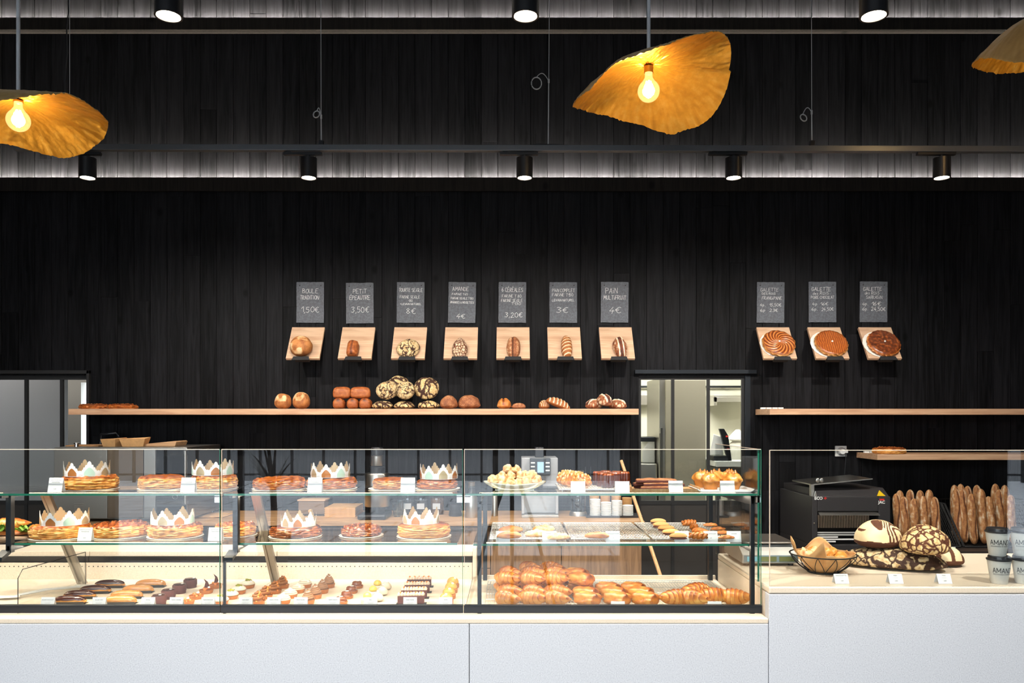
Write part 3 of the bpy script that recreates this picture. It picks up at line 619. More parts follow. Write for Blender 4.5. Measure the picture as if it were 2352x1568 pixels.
rl=E('track_rail',(0,SPOT_ROW_D,3.0))
b=MB(); b.prism([(-2.6,-.001),(2.95,-.012),(2.95,.018),(-2.6,.029)],'y',-.018,.018); b.obj('rail',mat('black_rail_with_sheen',(.10,.105,.115,1),.34,.3),rl,bevel=.002)  # blue-grey window sheen on the black rail is put into its base colour
for px,lx,ly,r_,top,wx in ((738,728,264,.020,268,736),(1259,1232,193,.033,186,1266),(1865,1844,272,.020,258,1862),(160,150,300,.001,290,160)):
    D=SPOT_ROW_D; x=X(px,D); zc=Z(top,D)-3; xw=X(wx,D)
    w=MB().tube([(x,0,.02),(X((px*.8+wx*.2),D),0,zc)],.0030,6).tube([(X((px*.8+wx*.2),D),0,zc),(xw,0,1.99)],.0018,6).lathe([(.005,0),(.005,.02)],10,0,(X((px*.8+wx*.2),D),0,zc-.01))
    wo=w.obj('suspension_wire',M['wire'],rl)
    MB().box(x-(.075 if px==1259 else .012),x+(.075 if px==1259 else .012),-.012,.012,.018,.03 if px==1259 else .05).obj('rail_clamp',M['black'],rl,bevel=.001)
    if r_>.01:
        lc=Vector((X(lx,D),-.01,Z(ly,D)-3)); pts=[lc+Vector((math.cos(a)*r_*.8,math.sin(a)*.012,math.sin(a)*r_*1.1)) for a in [2*PI*k/24 for k in range(24)]]
        l=MB().tube(pts,.0030,6,closed=True); e=Vector((X((px*.8+wx*.2),D),0,zc)); l.tube([pts[6]+(e-pts[6])*t+Vector((0,0,.03*math.sin(PI*t))) for t in [k/8 for k in range(9)]],.0020,6); l.obj('wire_loop',M['wire'],wo)
tag(rl,'long black ceiling track rail hung on thin wires','track rail')
r2=E('track_rail',(0,SPOT_TOP_D,3.0)); MB().box(-3,3,-.018,.018,-.01,.02).obj('rail',M['black'],r2,bevel=.002)
for xx in (-2,0,2): MB().tube([(xx,0,.02),(xx,0,1.99)],.0012,6).obj('suspension_wire',M['wire'],r2)
tag(r2,'black ceiling track rail just above the photo edge, carrying the three larger spotlights','track rail')
cb=MB(); cb.tube([(X(158,4.3),4.3,4.99),(X(158,4.3),4.3,Z(20,4.3)),(X(153,4.3),4.3,Z(70,4.3)),(X(155,4.3),4.3,Z(120,4.3)),(X(149,4.3),4.3,Z(180,4.3)),(X(150,4.3),4.3,3.03)],.004,6)
tag(cb.obj('power_cable',M['bplastic'],smooth=60),'black power cable dangling behind the left gold pendant','cable')

gold=food('beaten_gold_leaf',[(0,(170,116,34)),(.5,(222,164,62)),(1,(252,212,118))],26,.6,.30,.6,0,None,dist=.004)
gold.node_tree.nodes['Principled BSDF'].inputs['Metallic'].default_value=.85
goldo=food('outer_champagne_leaf',[(0,(150,118,66)),(.5,(196,160,100)),(1,(226,196,140))],30,.4,.42,.3); goldo.node_tree.nodes['Principled BSDF'].inputs['Metallic'].default_value=.25
bulbmat=glass('glowing_amber_bulb',(1,.90,.70),1.6); _n=bulbmat.node_tree; _e=_n.nodes.new('ShaderNodeEmission'); _e.inputs[0].default_value=(1,.62,.25,1); _e.inputs[1].default_value=.45; _a=_n.nodes.new('ShaderNodeAddShader'); _o=[n for n in _n.nodes if n.type=='OUTPUT_MATERIAL'][0]; _s=_o.inputs[0].links[0].from_socket; _n.links.new(_s,_a.inputs[0]); _n.links.new(_e.outputs[0],_a.inputs[1]); _n.links.new(_a.outputs[0],_o.inputs[0])
def pendant(C,table,label,bulbdrop,R0=.325,seed=0,lamp=7.0):
    o=E('pendant_lamp',C)
    def rimh(a):
        a=math.degrees(a)%360; k=int(a//30)%12; t=(a-30*(a//30))/30; p=[table[(k+i-1)%12] for i in range(4)]
        return .5*((2*p[1])+(-p[0]+p[2])*t+(2*p[0]-5*p[1]+4*p[2]-p[3])*t*t+(-p[0]+3*p[1]-3*p[2]+p[3])*t**3)
    def fn(off):
        def f(u,v):
            a=2*PI*u; rr=v*(1+.02*NZ(math.cos(a)*2,math.sin(a)*2,seed)); h=rimh(a)*(rr**2.3)
            rip=max(0,v-.5)*2; wr=NZ(a*7,v*5,seed+3)*.006*rip+NZ(a*34,v*14,seed)*.0065*rip**2+NZ(a*3,v*3,seed+9)*.008*v+NZ(a*12,v*16,seed+5)*.0018
            R=R0*(1+(.09 if seed==1 else .0)*math.exp(-((a-.6)/.6)**2)-.06*math.exp(-((a-PI)/.5)**2)+.006*NZ(a*30,0,seed)*rip)
            return ((R*rr*math.cos(a),R*rr*math.sin(a),h+wr+off), .5+NZ(a*20,v*8,seed)*.3*rip)
        return f
    b=MB(); b.surf(fn(0),260,44,0,poles=False); n=len(b.v); b2=MB().surf(fn(.003),260,44,1,poles=False)
    b2.f=[f[::-1] for f in b2.f]; b.add(b2); e=44*260
    for i in range(260):
        j=(i+1)%260; b.face((e+i,e+j,n+e+j,n+e+i),1)
    b.f=[f[::-1] for f in b.f]
    b.obj('lamp_shade',[gold,goldo],o,smooth=70)
    MB().tube([(0,0,.004),(0,0,4.985-C[2])],.0075,8).obj('rope_cord',mat('white_rope',(.55,.57,.6,1),.8,bump=1,bscale=160) if 'rope' not in M else M['rope'],o)
    z=-bulbdrop
    MB().lathe([(.017,z+.075),(.019,z+.072),(.019,-.006),(.012,-.002)],20).obj('socket',mat('brass',(.9,.6,.25,1),.25,1),o,smooth=40)
    bu=MB(); pr=[(.002,-.046)]+[(.045*math.cos(t),.045*math.sin(t)) for t in [math.radians(q) for q in range(-80,60,10)]]+[(.017,.052),(.015,.074)]
    bu.lathe([(r,zz+z) for r,zz in pr],24); bo=bu.obj('bulb',bulbmat,o,smooth=60)
    fl=MB()
    for k in range(4):
        a=k*PI/2; fl.tube([(.008*math.cos(a),.008*math.sin(a),z+.04),(.013*math.cos(a),.013*math.sin(a),z+.0),(.006*math.cos(a),.006*math.sin(a),z-.026)],.0032,6)
    fl.obj('filament',mat('glowing_filament',(1,.8,.4,1),.5,emit=(1,.62,.22,1),es=90),bo)
    light('POINT','pendant_bulb_light',(C[0],C[1],C[2]+z),lamp,(1,.74,.42),shadow_soft_size=.03)
    tag(o,label,'pendant lamp'); return o
M['rope']=mat('white_rope',(.55,.57,.6,1),.8,bump=1,bscale=160)
#           0     30    60    90   120   150   180   210  240   270   300  330
pendant((.558,3.2,3.04),[-.027,-.133,-.164,-.12,-.09,-.115,-.155,-.18,-.118,-.075,-.005,.03],'tilted beaten gold leaf pendant lamp hanging at the centre right',.105,seed=1)
pendant((-2.016,3.2,2.90),[-.045,-.055,-.095,-.13,-.10,-.09,-.10,-.13,-.15,-.145,-.11,-.045],'gold leaf pendant lamp cut off by the left photo edge',.085,seed=2)
pendant((2.25,3.2,3.27),[-.05,-.08,-.1,-.12,-.13,-.15,-.20,-.29,-.31,-.28,-.2,-.1],'gold leaf pendant lamp cut off at the right photo edge, showing its outer side',.1,seed=3)

# ================================================================ BACK COUNTER
BF,BT=5.11,.927; bx0,bx1=-3.05,X(1481,5.11)
MBw=MB().box(bx0,bx1,BF,WALL-.001,BT-.03,BT); tag(MBw.obj('back_worktop',M['worktop'],bevel=.0015),'long oak worktop along the black back wall','worktop')
units=[(-2.95,-2.0),(-2.0,-1.3),(-1.3,-.62),(-.62,-.14),(-.14,.323),(.323,.85)]
for i,(a,c) in enumerate(units):
    o=E('base_cabinet',((a+c)/2,BF+.02,.0)); w=(c-a)/2-.0015; zt=BT-.0305
    MB().box(-w,w,.02,.55,.08,zt).box(-w,w,.06,.55,.001,.08).obj('carcass',M['oakfront'] if i>2 else M['blackmatt'],o)
    if i in (4,5):
        d=MB().box(-w+.001,w-.001,0,.018,.085,zt-.002).obj('door',M['oakfront'],o,bevel=.001)
    else:
        mm=M['oakfront'] if i in (1,2,3) else mat('dark_drawer',rgb(40,36,34),.5)
        d=MB().box(-w+.001,w-.001,0,.018,.62,zt-.012).obj('drawer',mm,o,bevel=.001); MB().box(-.12,.12,-.01,0,zt-.03,zt-.022).obj('handle',M['chrome'],d)
        MB().box(-w+.001,w-.001,0,.018,.085,.615).obj('door',mm,o,bevel=.001)
    tag(o,'%s base cabinet under the back worktop, %s from the left'%('oak fronted' if i else 'dark fronted',['first','second','third','fourth','fifth','sixth'][i]),'cabinet')
# ================================================================ FOOD BUILDERS
M['golden']=food('golden_crust',[(0,(88,40,14)),(.35,(156,82,32)),(.65,(200,130,62)),(1,(232,184,114))],50,.5,.5,.5)
M['layers']=food('puff_layers',[(0,(96,44,14)),(.3,(168,94,34)),(.6,(214,146,66)),(1,(240,196,120))],30,.5,.5,.5,stretch=(1,1,7))
M['glazetop']=food('baked_glaze',[(0,(84,34,10)),(.4,(150,72,24)),(.7,(196,112,46)),(1,(232,178,110))],45,.5,.32,.5,coat=.35)
M['darkglaze']=food('dark_baked_glaze',[(0,(46,18,8)),(.45,(104,48,20)),(.75,(168,92,42)),(1,(226,176,120))],45,.5,.3,.5,coat=.35)
M['croissant']=food('croissant_crust',[(0,(84,36,10)),(.3,(138,68,20)),(.6,(186,110,40)),(1,(228,170,86))],40,.5,.38,.3,coat=.2)
M['choux']=food('choux_pastry',[(0,(150,84,30)),(.5,(208,142,66)),(1,(236,190,120))],60,.4,.6,.5)
M['brioche']=food('brioche_crust',[(0,(130,62,18)),(.45,(204,130,50)),(1,(240,192,112))],40,.4,.35,.3,coat=.3)
M['almond']=food('sugar_almond_crust',[(0,(160,84,34)),(.34,(212,146,86)),(.56,(238,196,142)),(1,(252,238,216))],90,.7,.6,1)
M['caramel']=food('caramelised_crust',[(0,(130,56,18)),(.4,(206,110,42)),(.7,(240,166,84)),(1,(255,218,160))],80,.6,.25,1,coat=.5)
M['canele']=food('canele_crust',[(0,(50,18,10)),(.35,(110,44,18)),(.7,(196,96,34)),(1,(236,156,66))],40,.35,.25,.2,coat=.6)
M['choc']=food('dark_chocolate',[(0,(34,14,10)),(1,(74,34,24))],30,.3,.22,.1,coat=.5)
M['chocspray']=food('chocolate_velvet',[(0,(44,18,16)),(.5,(84,40,34)),(1,(120,70,58))],120,.3,.75,.4)
M['caramelglaze']=food('coffee_glaze',[(0,(176,108,48)),(1,(222,162,92))],30,.3,.2,.05,coat=.5)
M['whip']=food('white_cream',[(0,(214,198,168)),(1,(250,244,228))],40,.3,.55,.2)
M['chest']=food('chestnut_cream',[(0,(96,62,40)),(.5,(150,108,76)),(1,(196,160,124))],60,.3,.55,.4)
M['praline']=food('praline_cream',[(0,(92,50,22)),(.5,(150,92,44)),(1,(200,146,88))],90,.7,.5,.9)
M['pist']=mat('chopped_pistachio',rgb(150,150,40),.7,namt=.5,bscale=200)
M['lemon']=mat('lemon_gel',rgb(232,200,96),.15,coat=.6)
M['redbrown']=food('petit_epeautre_crust',[(0,(70,28,10)),(.4,(150,78,34)),(.7,(196,120,60)),(1,(226,170,110))],60,.6,.55,.5)
M['rustic']=food('rustic_crust',[(0,(70,34,16)),(.4,(140,80,38)),(.7,(190,124,66)),(1,(228,196,150))],42,.6,.7,.8)
M['seed']=food('seeded_crust',[(0,(66,34,18)),(.4,(124,70,40)),(.62,(168,106,66)),(.85,(224,190,150)),(1,(240,220,190))],150,1.0,.7,1)
M['floury']=food('floured_crust',[(0,(84,48,28)),(.35,(150,96,54)),(.6,(200,166,124)),(1,(236,222,196))],28,.55,.8,.6)
M['bag']=food('baguette_crust',[(0,(70,36,20)),(.35,(130,78,42)),(.65,(176,122,74)),(.85,(206,180,150)),(1,(226,214,198))],55,.75,.75,.8)
M['tourte']=crackmat('floured_cracked_rye',(214,190,146),(66,38,22),21,.10,.12,True,.06)
M['tourteb']=crackmat('dark_cracked_rye',(214,190,140),(62,32,18),19,.15,.10,True,.08)
M['amande']=crackmat('almond_loaf_crust',(222,196,168),(110,56,30),55,.16,.02,False,.10)
M['multi']=food('multifruit_crust',[(0,(48,22,14)),(.4,(110,54,30)),(.62,(160,96,58)),(.8,(226,206,176)),(1,(240,228,206))],40,.7,.7,.8)
M['leaf']=mat('salad_leaf',rgb(110,150,40),.5,namt=.4,bscale=60)
M['doily']=mat('white_paper_board',(.80,.77,.70,1),.7)
M['gold']=mat('gold_foil',(.58,.46,.28,1),.4,.5); M['mint']=mat('mint_print',rgb(178,208,192),.6); M['bronze']=mat('bronze_print',rgb(176,112,56),.5,.3)

def sgn(x,e): return math.copysign(abs(x)**e,x)
def blob(L,Wd,H,nu=36,nv=22,e=1,ez=1,bump=.003,bs=28,tone=None,shape=None,flat=.35,seed=0,m=0,mb=None):
    mb=mb or MB()
    def f(u,v):
        a=2*PI*u; ph=-PI/2+PI*v; c=math.cos(ph)
        dx,dy,dz=sgn(math.cos(a),e)*abs(c)**ez,sgn(math.sin(a),e)*abs(c)**ez,sgn(math.sin(ph),ez)
        x,y=L/2*dx,Wd/2*dy; z=H/(1+flat)*(dz if dz>0 else dz*flat)+H*flat/(1+flat)
        k=0
        if shape: x,y,z,k=shape(x,y,z,dx,dy,dz)
        n=NZ(x*bs+seed*3.1,y*bs+seed,z*bs)*bump
        t=.5+n/max(bump,1e-6)*.25+k
        if tone: t=tone(x,y,z,dx,dy,dz,t)
        return ((x*(1+n/(L/2+1e-6)),y*(1+n/(Wd/2+1e-6)),max(0,z+n*(1 if z>H*.12 else 0))),max(.02,min(1,t)))
    mb.surf(f,nu,nv,m); return mb
def single(name,mb,m,smooth=70): return mb.obj(name,m,smooth=smooth)

def galette(style,R=.112,h=.036,crust='layers',top='glazetop',seed=1):
    def bld():
        o=E('galette'); b=MB()
        def f(u,v):
            a=2*PI*u; z=v*h; bulge=math.sin(PI*min(1,max(0,v)))**.5; 
            lay=NZ(math.cos(a)*3+seed,math.sin(a)*3,v*15)*.0062+NZ(math.cos(a)*9,math.sin(a)*9+seed,v*20)*.0022
            sc=1+(.028*math.sin(a*(14 if style in('twist','spiral') else 22))*bulge)
            r=(R*(.93+.07*bulge)+lay)*(sc if style!='plain' else 1); hh=h*(1+.10*NZ(math.cos(a)*1.5,math.sin(a)*1.5,seed+4))
            return ((r*math.cos(a),r*math.sin(a),v*hh),max(.05,min(1,.62+lay*80-.35*(v>.93)-.2*(v<.06))))
        b.surf(f,120,16,poles=False); b.face([i for i in range(120)][::-1]); b.obj('puff_crust',M[crust],o,smooth=60)
        t=MB()
        def g(u,v):
            a=2*PI*u; r=R*.965*v; x,y=r*math.cos(a),r*math.sin(a); hh=h*(1+.10*NZ(math.cos(a)*1.5,math.sin(a)*1.5,seed+4)*v)
            dome=.007*(1-v**3); k=0
            if style=='spiral': w=math.sin(15*(a+1.6*v)); k=.0022*w*min(1,v*3)*(1 if v<.9 else .2)
            elif style=='lines': w=math.sin(x*420+NZ(x*30,y*30,1)*2.5); k=.0006*w; w*=.5
            elif style=='nuts': w=NZ(x*75+seed,y*75,2)*1.6; k=.0065*max(-.3,w)*min(1,v*4)
            elif style=='twist': w=math.sin(7*a+14*v)+NZ(x*60,y*60,seed); k=.004*w*v*(1-v*.3); w*=.6
            else: w=NZ(x*60,y*60,seed)*1.2; k=.002*w
            edge=-.004*max(0,(v-.93)/.07)
            return ((x,y,hh+dome+k+edge),max(.03,min(1,.45+w*.38)))
        t.surf(lambda u,v:g(u,1-v),110,30,poles=False); t.obj('glazed_top',M[top],o,smooth=70)
        if style in('spiral','lines','nutsd'):
            MB().lathe([(.0065,h+.0065),(.0065,h+.0105),(.005,h+.011)],16).obj('white_charm',M['white'],o)
        return o
    return bld
def plate(R=.125):
    def bld():
        b=MB().lathe([(R*.8,0),(R,.003),(R,.0045),(R*.8,.0025)],48,fn=lambda a,z:1+.012*math.sin(a*30)); return b.obj('cake_board',M['doily'],smooth=50)
    return bld
def crown(R=.082,H=.062,npk=8,rot=0):
    def bld():
        o=E('paper_crown')
        out=[(0,.20),(.05,.22),(.08,.36),(.12,.47),(.155,.42),(.17,.56),(.21,.63),(.26,.58),(.28,.72),(.32,.78),(.37,.74),(.385,.85),(.42,.94),(.46,.99),(.5,1.0)]
        out=out+[(1-a,z) for a,z in out[-2::-1]]
        b=MB(); ring=[]
        for k in range(npk):
            hk=1 if k%2==0 else .9
            for (a,z) in out[:-1]: ring.append(((k+a)/npk*2*PI, H*z*hk))
        n=len(ring)
        for rr,mi in ((R,0),(R-.0007,1)):
            base=len(b.v)
            for (a,z) in ring: b.vert((rr*math.cos(a),rr*math.sin(a),0)); b.vert((rr*math.cos(a),rr*math.sin(a),z))
            for i in range(n):
                j=(i+1)%n; q=(base+2*i,base+2*j,base+2*j+1,base+2*i+1); b.face(q if mi==0 else q[::-1],mi)
        b.obj('crown_band',[M['white'],M['gold']],o)
        for k in range(npk):
            mm=(M['mint'],M['gold'],M['bronze'])[k%3]; b=MB(); N=9
            hk=1 if k%2==0 else .9
            for i in range(N):
                t=-1+2*i/(N-1); a=((k+.5)+t*.30)/npk*2*PI; z=H*hk*(.60-.34*abs(t)**1.6)
                for zz in (H*.03,z): b.vert(((R+.0006)*math.cos(a),(R+.0006)*math.sin(a),zz))
            for i in range(N-1): b.face((2*i,2*i+2,2*i+3,2*i+1))
            for i in range(len(b.v)): pass
            b.obj('printed_panel',mm,o)
            # small white trefoil in front of the join
            c=MB(); a=k/npk*2*PI
            for (da,dz,r_) in ((0,.30,.10),(-.06,.20,.085),(.06,.20,.085)):
                cen=(a+da); ps=[]
                for q in range(10):
                    w=2*PI*q/10; aa=cen+math.cos(w)*r_*H/R; ps.append(c.vert(((R+.0012)*math.cos(aa),(R+.0012)*math.sin(aa),H*dz+math.sin(w)*r_*H)))
                c.face(ps)
            c.obj('white_trefoil',M['white'],o)
        return o
    return bld
def eclair(glz):
    def bld():
        o=E('eclair'); L,Wd,H=.138,.036,.034
        blob(L,Wd,H,30,16,e=.8,bump=.0015,bs=90).obj('choux',M['choux'],o,smooth=70)
        g=MB()
        def f(u,v):
            a=2*PI*u; ph=math.radians(8)+(PI/2-math.radians(8))*v; c=math.cos(ph)**.8
            x,y=(L/2-.002)*sgn(math.cos(a),.75)*c,(Wd/2+.001)*sgn(math.sin(a),.8)*c; z=H*.42+ (H*.60)*math.sin(ph)+.001*math.sin(a*9)*(1-v)
            return ((x,y,z),.5+.4*NZ(x*50,y*50,3))
        g.surf(f,40,10,poles=True); g.obj('glaze',M[glz],o,smooth=70)
        MB().box(-.055,.066,-.021,-.0195,0.0,.011).box(-.055,.066,-.021,.021,0.0,.0012).obj('black_paper_tray',M['ink'],o)
        return o
    return bld
def charm(o,z,y=0,x=0,r=.0055,tilt=0): 
    d=MB().lathe([(r,0),(r,.0012)],14); d.obj('white_charm',M['white'],o,loc=(x,y,z),rot=(tilt,0,0))
def choc_cake():
    o=E('chocolate_cake'); MB().lathe([(.028,0),(.028,.010),(.030,.011),(.030,.034),(.028,.037),(.001,.0375)],32,fn=lambda a,z:1+.004*math.sin(a*9)).obj('cake_body',M['chocspray'],o,smooth=50)
    MB().lathe([(.025,.0376),(.025,.041),(.022,.042)],28).obj('glazed_disc',M['choc'],o,smooth=50); charm(o,.0425,-.012,.010); return o
def shell(o,R=.031,h=.015): 
    MB().lathe([(R*.86,0),(R,h),(R-.003,h),(R-.003,h-.003),(.001,h-.003)],32,fn=lambda a,z:1+.01*math.sin(a*26)).obj('tart_shell',M['golden'],o,smooth=50)
def caramel_tart():
    o=E('caramel_tart'); shell(o); r=random.Random(2)
    b=MB()
    for k in range(11):
        a=r.uniform(0,6.28); q=r.uniform(0,.020); mm=Matrix.Translation((q*math.cos(a),q*math.sin(a),.012+r.uniform(0,.006)))@Euler((r.random()*3,r.random()*3,r.random()*3)).to_matrix().to_4x4()
        b.add(blob(.015,.010,.010,10,7,bump=.001,seed=k),mm)
    b.obj('caramelised_nuts',M['caramel'],o,smooth=60); charm(o,.028,-.012,.008,tilt=.5); return o
def shard_tart():
    o=E('caramel_tart'); shell(o); r=random.Random(5); b=MB()
    for k in range(9):
        a=r.uniform(0,6.28); q=r.uniform(0,.020); b.add(blob(.015,.010,.010,10,7,bump=.001,seed=k),Matrix.Translation((q*math.cos(a),q*math.sin(a),.012+r.uniform(0,.005))))
    b.obj('caramelised_nuts',M['caramel'],o,smooth=60)
    s=MB(); s.prism([(-.010,.018),(.010,.018),(.012,.034),(.006,.05),(-.012,.066),(-.004,.048),(-.008,.032)],'y',-.0007,.0007); s.obj('chocolate_shard',M['chocspray'],o); charm(o,.026,-.013,.008,tilt=.5); return o
def pist_tart():
    o=E('cream_tart'); shell(o); blob(.062,.062,.024,26,14,bump=.0012,bs=70).obj('white_cream',M['whip'],o,loc=(0,0,.012),smooth=70)
    r=random.Random(3); b=MB()
    for k in range(26):
        a=r.uniform(0,6.28); q=.014*math.sqrt(r.random()); b.add(MB().box(-.003,.003,-.002,.002,0,.003),Matrix.Translation((q*math.cos(a),q*math.sin(a),.0345+r.uniform(0,.003)))@Euler((r.random(),r.random(),r.random()*6)).to_matrix().to_4x4())
    b.obj('chopped_pistachio',M['pist'],o); charm(o,.030,-.022,.0,tilt=.8); return o
def swirl(mkey,R,H,turns,name,base=True,n=90,thick=.008,seed=0):
    def f(o,z0):
        b=MB(); pts=[];rad=[]
        for k in range(n+1):
            t=k/n; a=2*PI*turns*t; q=(R-thick)*(1-t)**.75; pts.append((q*math.cos(a),q*math.sin(a),z0+thick*.7+H*t)); rad.append(thick*(1-.35*t))
        b.tube(pts,rad,8); b.lathe([(R*.8,z0),(R*.3,z0+H*.8)],16); b.obj(name,M[mkey],o,smooth=70)
    return f
def praline_choux():
    o=E('praline_choux'); shell(o,.033,.014); swirl('praline',.033,.034,3.2,'praline_cream')(o,.012)
    r=random.Random(1); b=MB()
    for k in range(20):
        a=r.uniform(0,6.28); t=r.random(); q=.030*(1-t*.8); b.add(blob(.013,.009,.009,8,6,seed=k,bump=.001),Matrix.Translation((q*math.cos(a),q*math.sin(a),.014+.036*t))@Euler((r.random()*3,0,r.random()*3)).to_matrix().to_4x4())
    b.obj('praline_chunks',M['caramel'],o,smooth=60); return o
def meringue_tart():
    o=E('meringue_tart'); shell(o,.033,.017); b=MB().lathe([(.031,.014),(.032,.020),(.029,.022),(.030,.026),(.024,.029),(.024,.033),(.014,.036),(.008,.041),(.002,.045)],30); b.obj('white_meringue',M['whip'],o,smooth=60); charm(o,.030,-.025,0,tilt=.9); return o
def mont_blanc():
    o=E('chestnut_tart'); shell(o,.030,.018); swirl('chest',.030,.040,5.5,'chestnut_cream',thick=.006,n=140)(o,.016); charm(o,.054,-.004,0,r=.008,tilt=.5); return o
def dome_tart():
    o=E('chocolate_dome_tart'); shell(o,.030,.010); MB().lathe([(.022,.009),(.023,.024),(.018,.030),(.001,.031)],28).obj('chocolate_dome',M['chocd'],o,smooth=60); MB().lathe([(.027,.0085),(.026,.014),(.022,.016)],28).obj('glaze_ring',M['chocd'],o,smooth=60); charm(o,.0315,-.004,.002,r=.008); return o
M['chocd']=food('milk_chocolate_glaze',[(0,(96,44,18)),(1,(150,80,38))],30,.3,.2,.05,coat=.6)
def lemon_cake():
    o=E('lemon_cake'); MB().lathe([(.030,0),(.031,.018),(.026,.021),(.001,.0215)],28).obj('white_base',M['whip'],o,smooth=50); blob(.036,.036,.026,22,14,flat=.6,bump=.0002).obj('lemon_ball',M['lemon'],o,loc=(-.004,0,.0195),smooth=80); charm(o,.024,-.022,.015,tilt=.4); return o
def white_dome():
    o=E('white_dome_cake'); b=blob(.05,.05,.036,24,16,bump=.0006); b.obj('cream_dome',M['whip'],o,smooth=80); charm(o,.0345,-.008,0,tilt=.4); return o
def choc_block():
    o=E('chocolate_log_slice'); MB().box(-.056,.056,-.015,.015,.002,.036).obj('cake_body',M['chocspray'],o,bevel=.002); b=MB(); n=MB(); r=random.Random(4)
    for k in range(9): 
        b.add(MB().lathe([(.0075,0),(.008,.004),(.005,.009),(.001,.013)],10),Matrix.Translation((-.050+k*.0125,-.006,.0365)))
        b.add(MB().lathe([(.0075,0),(.008,.004),(.005,.009),(.001,.013)],10),Matrix.Translation((-.050+k*.0125,.007,.0365)))
    for k in range(5): n.add(blob(.010,.008,.008,8,6,bump=.0005),Matrix.Translation((-.044+k*.022,0,.044)))
    b.obj('piped_cream',M['pinkcream'],o,smooth=60); n.obj('hazelnuts',M['caramel'],o,smooth=60); charm(o,.046,-.004,.002,r=.006,tilt=.3); MB().box(-.062,.066,-.019,.019,0,.0016).obj('black_cake_card',M['ink'],o); return o
M['pinkcream']=food('piped_mocha_cream',[(0,(206,168,138)),(1,(240,218,196))],40,.3,.5,.1)
def gold_dome():
    o=E('golden_dome_cake'); MB().lathe([(.029,0),(.031,.016),(.027,.019),(.001,.0195)],26).obj('sponge_base',M['golden'],o,smooth=50); blob(.056,.056,.034,26,16,bump=.0003).obj('apricot_dome',M['apricot'],o,loc=(0,0,.014),smooth=80); charm(o,.043,-.014,0,r=.006,tilt=.6); return o
M['apricot']=mat('apricot_glaze',rgb(226,170,84),.15,coat=.6)
def croissant(L=.158,R=.036,seed=0,curve=.028,mk='croissant'):
    def bld():
        b=MB(); nr=7
        def f(u,v):
            a=2*PI*u; t=v; env=math.sin(PI*min(.985,max(.015,t)))**.72; ph=(t*nr+.22*math.sin(a)+.55*math.cos(a+.6)*(1 if t<.5 else -1)*min(1,abs(t-.5)*4)+.15*NZ(t*4,seed,0)); s=(ph%1); ridge=min(1,(1-s)*1.15)*min(1,s*9)
            r=R*env*(.84+.18*ridge)*(1+.05*NZ(t*6,math.cos(a)*1.5,seed)); x=(t-.5)*L; y=curve*((2*t-1)**2)-curve*.4
            yy,zz=r*math.cos(a)*1.02,r*math.sin(a)*.92
            return ((x,y+yy,max(0,zz+R*.80)),max(.05,min(1,.78-.50*ridge*max(0,math.sin(a))**.5-.25*(s<.14)+.22*NZ(x*30,a,seed))))
        b.surf(f,28,70); return b.obj('croissant',M[mk],smooth=75)
    return bld
def choc_bun(seed=0):
    def bld():
        b=MB()
        def f(u,v):
            a=2*PI*u; x=(v-.5)*.112; env=max(.02,1-abs(2*v-1)**6)**.5; s_=(a/(2*PI)*4+x*5+.35*NZ(x*25,math.cos(a),seed))%1; ridge=min(1,(1-s_)*1.2)*min(1,s_*8)
            r=.86+.17*ridge+.04*NZ(x*40,math.cos(a)*2,math.sin(a)*2+seed)
            y=.043*sgn(math.cos(a),.8)*r*(.8+.2*env); z=.027*sgn(math.sin(a),.8)*r*(.55+.45*env)+.025
            top=max(0,math.sin(a))
            return ((x*(.94+.07*r),y,max(0,z)),max(.03,min(1,.80-.42*ridge*top-.30*(s_<.12)+.30*NZ(x*30,a*2,seed+4)-.2*(abs(2*v-1)>.93))))
        b.surf(f,64,40); return b.obj('pain_au_chocolat',M['croissant'],smooth=75)
    return bld
def ball(name,d,h,mk,bump=.004,bs=50,seed=0,nu=38,nv=26):
    return lambda: single(name,blob(d,d*.96,h,nu,nv,bump=bump,bs=bs,seed=seed,flat=.5),M[mk])
def canele():
    fl=lambda a,z:1+.15*abs(math.sin(a*4.5))-.08
    b=MB().lathe([(.024,0),(.026,.004),(.0245,.022),(.023,.040)],48,fn=fl,t=.16); b.lathe([(.023,.040),(.021,.044),(.019,.046)],48,fn=fl,t=.5); b.lathe([(.019,.046),(.013,.043),(.001,.042)],48,t=.85)
    return single('canele',b,M['canele'],50)
def praline():
    b=blob(.062,.05,.038,30,16,bump=.005,bs=60); r=random.Random(3)
    for k in range(34):
        a=r.uniform(0,6.28); ph=r.uniform(.05,1.45); x,y,z=.030*math.cos(a)*math.cos(ph),.024*math.sin(a)*math.cos(ph),.008+.030*math.sin(ph); n=blob(.014,.010,.008,8,6,bump=.001,seed=k); tt=r.choice((.4,.65,.95)); n.t=[tt]*len(n.t)
        b.add(n,Matrix.Translation((x,y,z))@Euler((r.random()*3,r.random(),r.random()*3)).to_matrix().to_4x4())
    return single('praline_piece',b,M['caramel'])
def brioche():
    o=E('brioche'); MB().lathe([(.027,0),(.037,.030),(.038,.036)],40,fn=lambda a,z:1+.05*abs(math.sin(a*6)),t=.35).obj('fluted_base',M['brioche'],o,smooth=50)
    def sh(x,y,z,dx,dy,dz):
        a=math.atan2(y,x); w=.10*abs(math.sin(a*2.5+dz*2.2)); return x*(.95+w),y*(.95+w),z,w*4-.25
    blob(.086,.086,.050,50,26,bump=.003,bs=60,shape=sh).obj('brioche_dome',M['brioche'],o,loc=(0,0,.026),smooth=70)
    for k,(x,y,h) in enumerate(((-.010,-.010,.020),(.014,.004,.017),(-.004,.014,.018))): MB().lathe([(.010,0),(.010,.004),(.006,.010),(.001,h)],12,t=.25).obj('pointed_tip',M['brioche'],o,loc=(x,y,.068),smooth=60)
    return o
